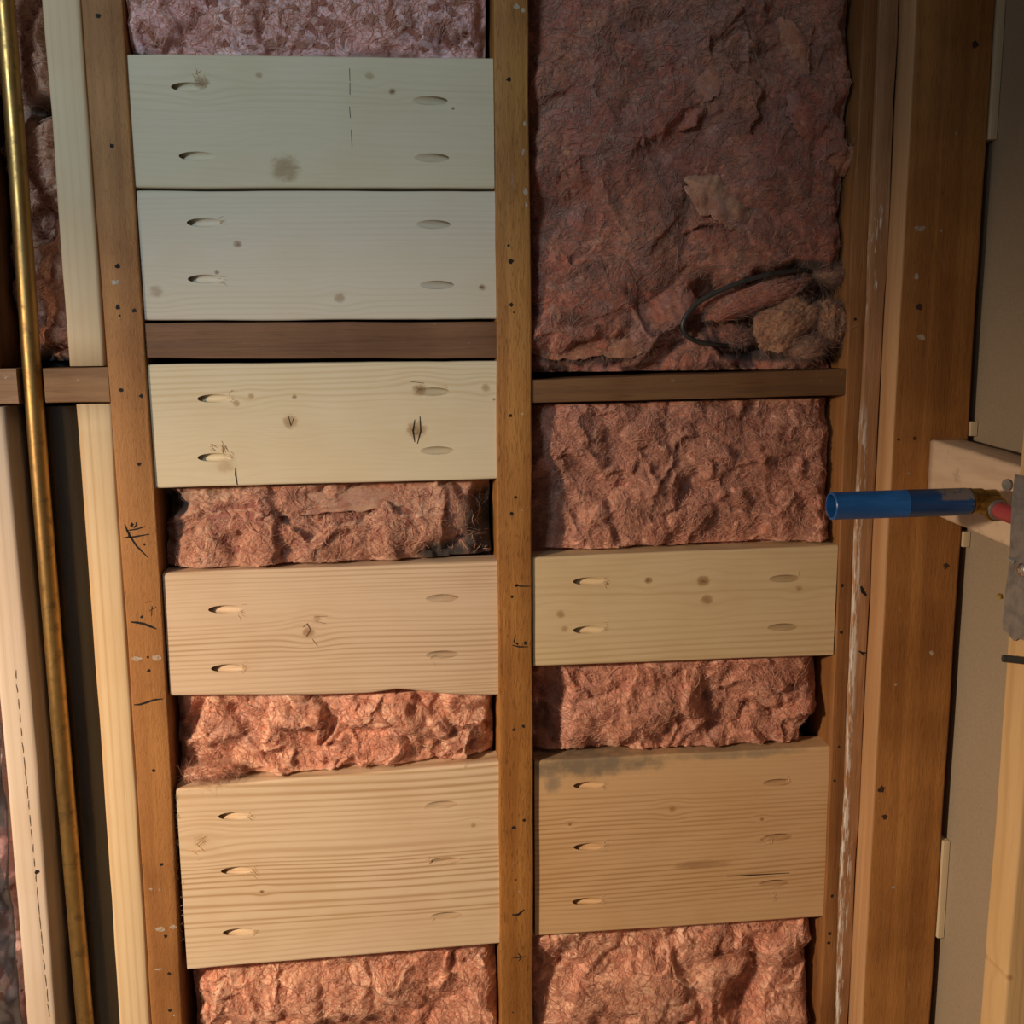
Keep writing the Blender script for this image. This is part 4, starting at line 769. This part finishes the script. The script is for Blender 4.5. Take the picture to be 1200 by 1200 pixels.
def decals(name, items, mat, parent, th=0.00025):
    """pen marks become parts one by one; tiny holes, cracks and smears are one part of kind stuff"""
    if name == 'marker_mark':
        for it in items: one_decal(name, [it], mat, parent, th)
    else: one_decal(name, items, mat, parent, th)['kind'] = 'stuff'
def one_decal(name, items, mat, parent, th):
    V, Fc = [], []; k = 0
    for v, f in items:
        v = np.asarray(v); V.append(v); Fc += [tuple(i+k for i in q) for q in f]; k += len(v)
    V = np.concatenate(V)-np.array(parent.location); o = link(name, mesh(V, Fc), mat, parent)
    m = o.modifiers.new('s', 'SOLIDIFY'); m.thickness = th; m.offset = 0; return o
E0 = -0.0002
decals('marker_mark', [ribbon(p, w_, E0) for p, w_ in (([(146, 614), (149, 622), (152, 628), (160, 640), (173, 653)], 1.7), ([(145, 630), (158, 629), (175, 626)], 1.7), ([(148, 622), (160, 620), (170, 617)], 1.5), ([(154, 612), (153, 616), (157, 618), (160, 615), (159, 612)], 1.4), ([(152, 624), (149, 631)], 1.4),
    ([(153, 729), (160, 729.5), (168, 731), (176, 734), (183, 737)], 2.4), ([(170, 706), (177, 705)], 1.5), ([(178, 710), (177.5, 722)], 1.1), ([(175, 716), (183, 711)], 0.9), ([(157, 826), (164, 825.5), (172, 823), (181, 820), (191, 819)], 2.0))], M['ink'], left_stud)
decals('nail_hole', [spot(x, y, r_, E0, i) for i, (x, y, r_) in enumerate([(115, 18, 3), (131, 171, 2.6), (138, 312, 3.4), (138, 360, 3.2), (157, 364, 2.6), (140, 370, 1.5), (142, 457, 2.6), (165, 464, 2.4), (163, 544, 2.6), (155, 614.5, 1.8), (169, 638, 1.6), (166, 723, 2.2), (173, 770, 1.8), (174, 786, 2.2), (180, 903, 2.2), (189, 1013, 2.4), (194, 1097, 2.6), (198, 1141, 2.6), (199, 1184, 2.4)])], M['hole'], left_stud)
decals('compound_smear', [spot(x, y, r_, E0*0.6, i+40, 13, a) for i, (x, y, r_, a) in enumerate([(135, 331, 3, 1.6), (160, 772, 3, 2.2), (184, 771, 4, 1.4), (177, 1042, 1.6, 1.6), (187, 1043, 2, 1), (188, 1089, 3.4, 1.8), (203, 1086, 3, 1.5), (186, 1136, 1.6, 3.5), (204, 1190, 1.5, 1)])], M['paint'], left_stud)
decals('marker_mark', [ribbon(p, w_, E0) for p, w_ in (([(604, 686), (610, 687), (622, 687)], 1.5), ([(600, 756), (608, 758), (619, 758)], 1.6), ([(604, 744), (602, 752), (607, 756)], 1.2), ([(600, 1072), (607, 1072), (614, 1066)], 2.6), ([(600, 1122), (608, 1122), (616, 1121)], 1.6), ([(607, 1117), (611, 1122), (608, 1126)], 1.4), ([(600, 1186), (602, 1187)], 2))], M['ink'], mid_stud)
decals('nail_hole', [spot(x, y, r_, E0, i+7) for i, (x, y, r_) in enumerate([(596, 93, 2.8), (596, 288, 1.8), (599, 306, 3.2), (599, 357, 2.6), (602, 366, 1.3), (598, 487, 2.4), (604, 583, 2), (599.5, 602, 2.4), (605, 686, 2.2), (600, 699, 2.2), (615.5, 753.5, 2.6), (606, 754, 1.6), (602, 855, 2.2), (613, 851, 2.4), (602, 970, 2.8), (614.5, 961, 2.4), (604, 1031, 1.4)])], M['hole'], mid_stud)
decals('compound_smear', [spot(x, y, r_, E0*0.6, i+60, 13, a) for i, (x, y, r_, a) in enumerate([(606, 8, 3, 1.2), (613, 12, 2.6, 1), (615, 145, 3.2, 0.5), (613, 178, 4, 0.5), (616, 225, 5, 0.5), (617, 240, 3, 0.6), (612, 485, 1.6, 1), (612, 598, 1, 1), (609, 1045, 1.5, 1), (611, 1136, 1.2, 1)])], M['paint'], mid_stud)
EB = -0.0063
decals('marker_mark', [ribbon([(1009, 687), (1011, 693), (1015, 698)], 4.2, EB), ribbon([(1006.5, 763), (1011, 765.5), (1015, 765)], 2.4, EB), ribbon([(1008, 764), (1013, 769)], 1.8, EB)], M['ink'], batten)
V, f = ribbon([(1020, 699), (1022, 702), (1024.5, 707)], 3.0, -0.02); 
decals('nail_hole', [spot(x, y, r_, 0.0018, i+90) for i, (x, y, r_) in enumerate([(987, 686, 2.4), (986, 741, 2.4), (983, 875, 2), (1002, 374, 2), (975, 1050, 2.4), (972, 1094, 2.6), (971, 1105, 2.4), (978, 915, 2)])], M['hole'], right_stud)
EP = -0.0382
decals('knot_mark', [spot(x, y, r_, EP, i+120, 12) for i, (x, y, r_) in enumerate([(1143, 52, 4.5), (1077, 360, 4.2), (1109, 663, 4), (1037, 957, 4), (1072, 514, 2.5), (1053, 515, 2), (1033, 925, 5)])], plain('dark_knot', (0.045, 0.02, 0.012), 0.7), post)
decals('compound_smear', [spot(x, y, r_, EP*0.999, i+150, 13, a) for i, (x, y, r_, a) in enumerate([(1078, 268, 3.4, 2.2), (1074, 324, 4, 0.8), (1080, 395, 4, 1.3), (1121, 156, 2.2, 0.7), (1103, 270, 1.6, 1), (1031, 938, 1.6, 1), (1092, 765, 4, 0.7), (1050, 802, 2.4, 0.8), (1047, 1040, 2, 1.5), (1065, 555, 1.6, 1)])], M['paint'], post)
decals('nail_hole', [spot(43, 1022, 3.4, E0, 5)], M['hole'], ls2)
rr_ = random.Random(4); decals('small_crack', [ribbon([(18.5+(y-790)*0.098+rr_.uniform(-1, 1), y), (18.5+(y+6-790)*0.098, y+6), (18.5+(y+h-790)*0.098, y+h)], 0.9, E0) for y, h in [(q, rr_.uniform(9, 17)) for q in range(785, 1190, 17)]], plain('crack_dark', (0.10, 0.07, 0.055), 0.8), ls2)
decals('pencil_dash', [ribbon(p, 1.3, 0.0038) for p in ([(409.5, 80), (410, 95)], [(410, 97), (410, 111)], [(409.5, 125), (410.5, 138)], [(411.5, 152), (412.5, 173)])], plain('graphite', (0.09, 0.09, 0.085), 0.6), b1)
decals('small_crack', [ribbon(p, w_, 0.0038) for p, w_ in (([(276, 548), (276, 556), (278, 568)], 1.6), ([(486, 492), (484, 505), (486, 518)], 1.6), ([(492, 488), (493, 505), (489, 520)], 1.4), ([(480, 447), (497, 449)], 1), ([(338, 488), (341, 499), (344, 490)], 1.2))], M['hole'], b3)
decals('small_crack', [ribbon(p, w_, 0.0048) for p, w_ in (([(355, 735), (360, 731), (364, 738), (359, 746)], 1.2), ([(366, 749), (372, 757)], 0.9), ([(368, 723), (384, 722)], 0.7), ([(370, 728), (382, 731)], 0.7))], plain('scar_brown', (0.13, 0.07, 0.035), 0.7), b4)
decals('small_crack', [ribbon([(852, 1027), (880, 1025.5), (925, 1023)], 1.4, 0.0068)], M['hole'], r2)
def splinters(board, seeds, Yf, seed=0):
    """seeds: (x,y,dx,dy,n,spread,len_mm,rad_mm) clusters of torn fibres in photo px"""
    r = np.random.default_rng(seed); PP, RR = [], []
    for (x, y, dx, dy, n, sp, ln, rd_) in seeds:
        for i in range(n):
            a = PY(x+r.normal()*sp*0.5, y+r.normal()*sp*(1.0 if sp < 30 else 0.02), Yf) if sp < 30 else PY(x+r.normal(), y+r.uniform(-sp, sp), Yf)
            t = math.atan2(-dy, dx)+r.normal()*0.5; L = ln*0.001*r.uniform(0.4, 1.3); u = np.array([math.cos(t), 0, math.sin(t)]); m = 5; tt = np.linspace(0, 1, m)[:, None]
            P = a+u*L*tt+np.array([0, -1, 0])*(0.0002+r.uniform(0.0, 0.0009)*np.sin(np.pi*tt*0.8))+np.array([0, 0, 1])*r.normal()*0.0008*tt**2
            PP.append(P); RR.append(rd_*0.001*r.uniform(0.5, 1.1)*(1-0.75*tt[:, 0]))
    V, Q = tubes(np.array(PP), np.array(RR), 4); o = link('splinters', fast_mesh(V-np.array(board.location), Q), M['splinter'], board); o['kind'] = 'stuff'
def fuzz(holes, n=9): return [(x+17, y-0.5, 1, 0.1, n, 3.0, 6, 0.32) for x, y in holes]
splinters(b1, [(228, 85, 1, 1, 10, 6, 7, 0.4), (238, 92, 1, 0.6, 10, 5, 6, 0.4), (149, 150, -1, 0.5, 14, 38, 2.5, 0.25), (579, 140, 1, -0.2, 16, 60, 2.0, 0.25)], 0.004, 1)
splinters(b2, fuzz([(240, 261), (241, 327)], 7)+[(580, 300, 1, -0.2, 20, 70, 2.0, 0.2)], 0.0045, 2)
splinters(b3, fuzz([(252, 467), (252, 536)])+[(247, 522, 1, 1, 8, 3, 7, 0.6), (260, 522, 1, 1.4, 8, 3, 7, 0.6), (518, 455, 1, 0, 6, 3, 4, 0.3)], 0.004, 3)
splinters(b4, fuzz([(264, 714), (267, 783)], 12)+[(521, 696, 1, 0.5, 4, 2, 6, 0.4), (505, 770, 0.2, 1, 7, 3, 3, 0.3)], 0.005, 4)
splinters(b5, fuzz([(275, 956), (278, 1020), (280, 1092)], 12)+[(208.5, 985, -1, -0.5, 60, 55, 4.5, 0.28), (214, 1075, -1, -0.2, 30, 45, 2.5, 0.25), (230, 990, 1, -0.2, 10, 6, 14, 0.4), (585, 1000, 1, -0.4, 40, 95, 1.8, 0.22), (500, 944, -1, 0.1, 5, 2, 5, 0.3), (505, 1009, -1, 0.1, 9, 2.5, 5, 0.4), (508, 1075, -1, 0.4, 5, 2, 4, 0.3), (543, 1137-245, 1, 0, 3, 3, 5, 0.3)], 0.005, 5)
splinters(r1, fuzz([(690, 681), (690, 738)], 9)+[(934, 673, 1, 0, 4, 2, 4, 0.3)], 0.004, 6)
splinters(r2, fuzz([(690, 920), (690, 992), (688, 1056)], 12)+[(905, 1050, 1, 0.2, 16, 4, 5, 0.35), (922, 912, 0.3, 1, 6, 2.5, 4, 0.4), (903, 983, -1, 0.5, 6, 3, 5, 0.4)], 0.007, 7)
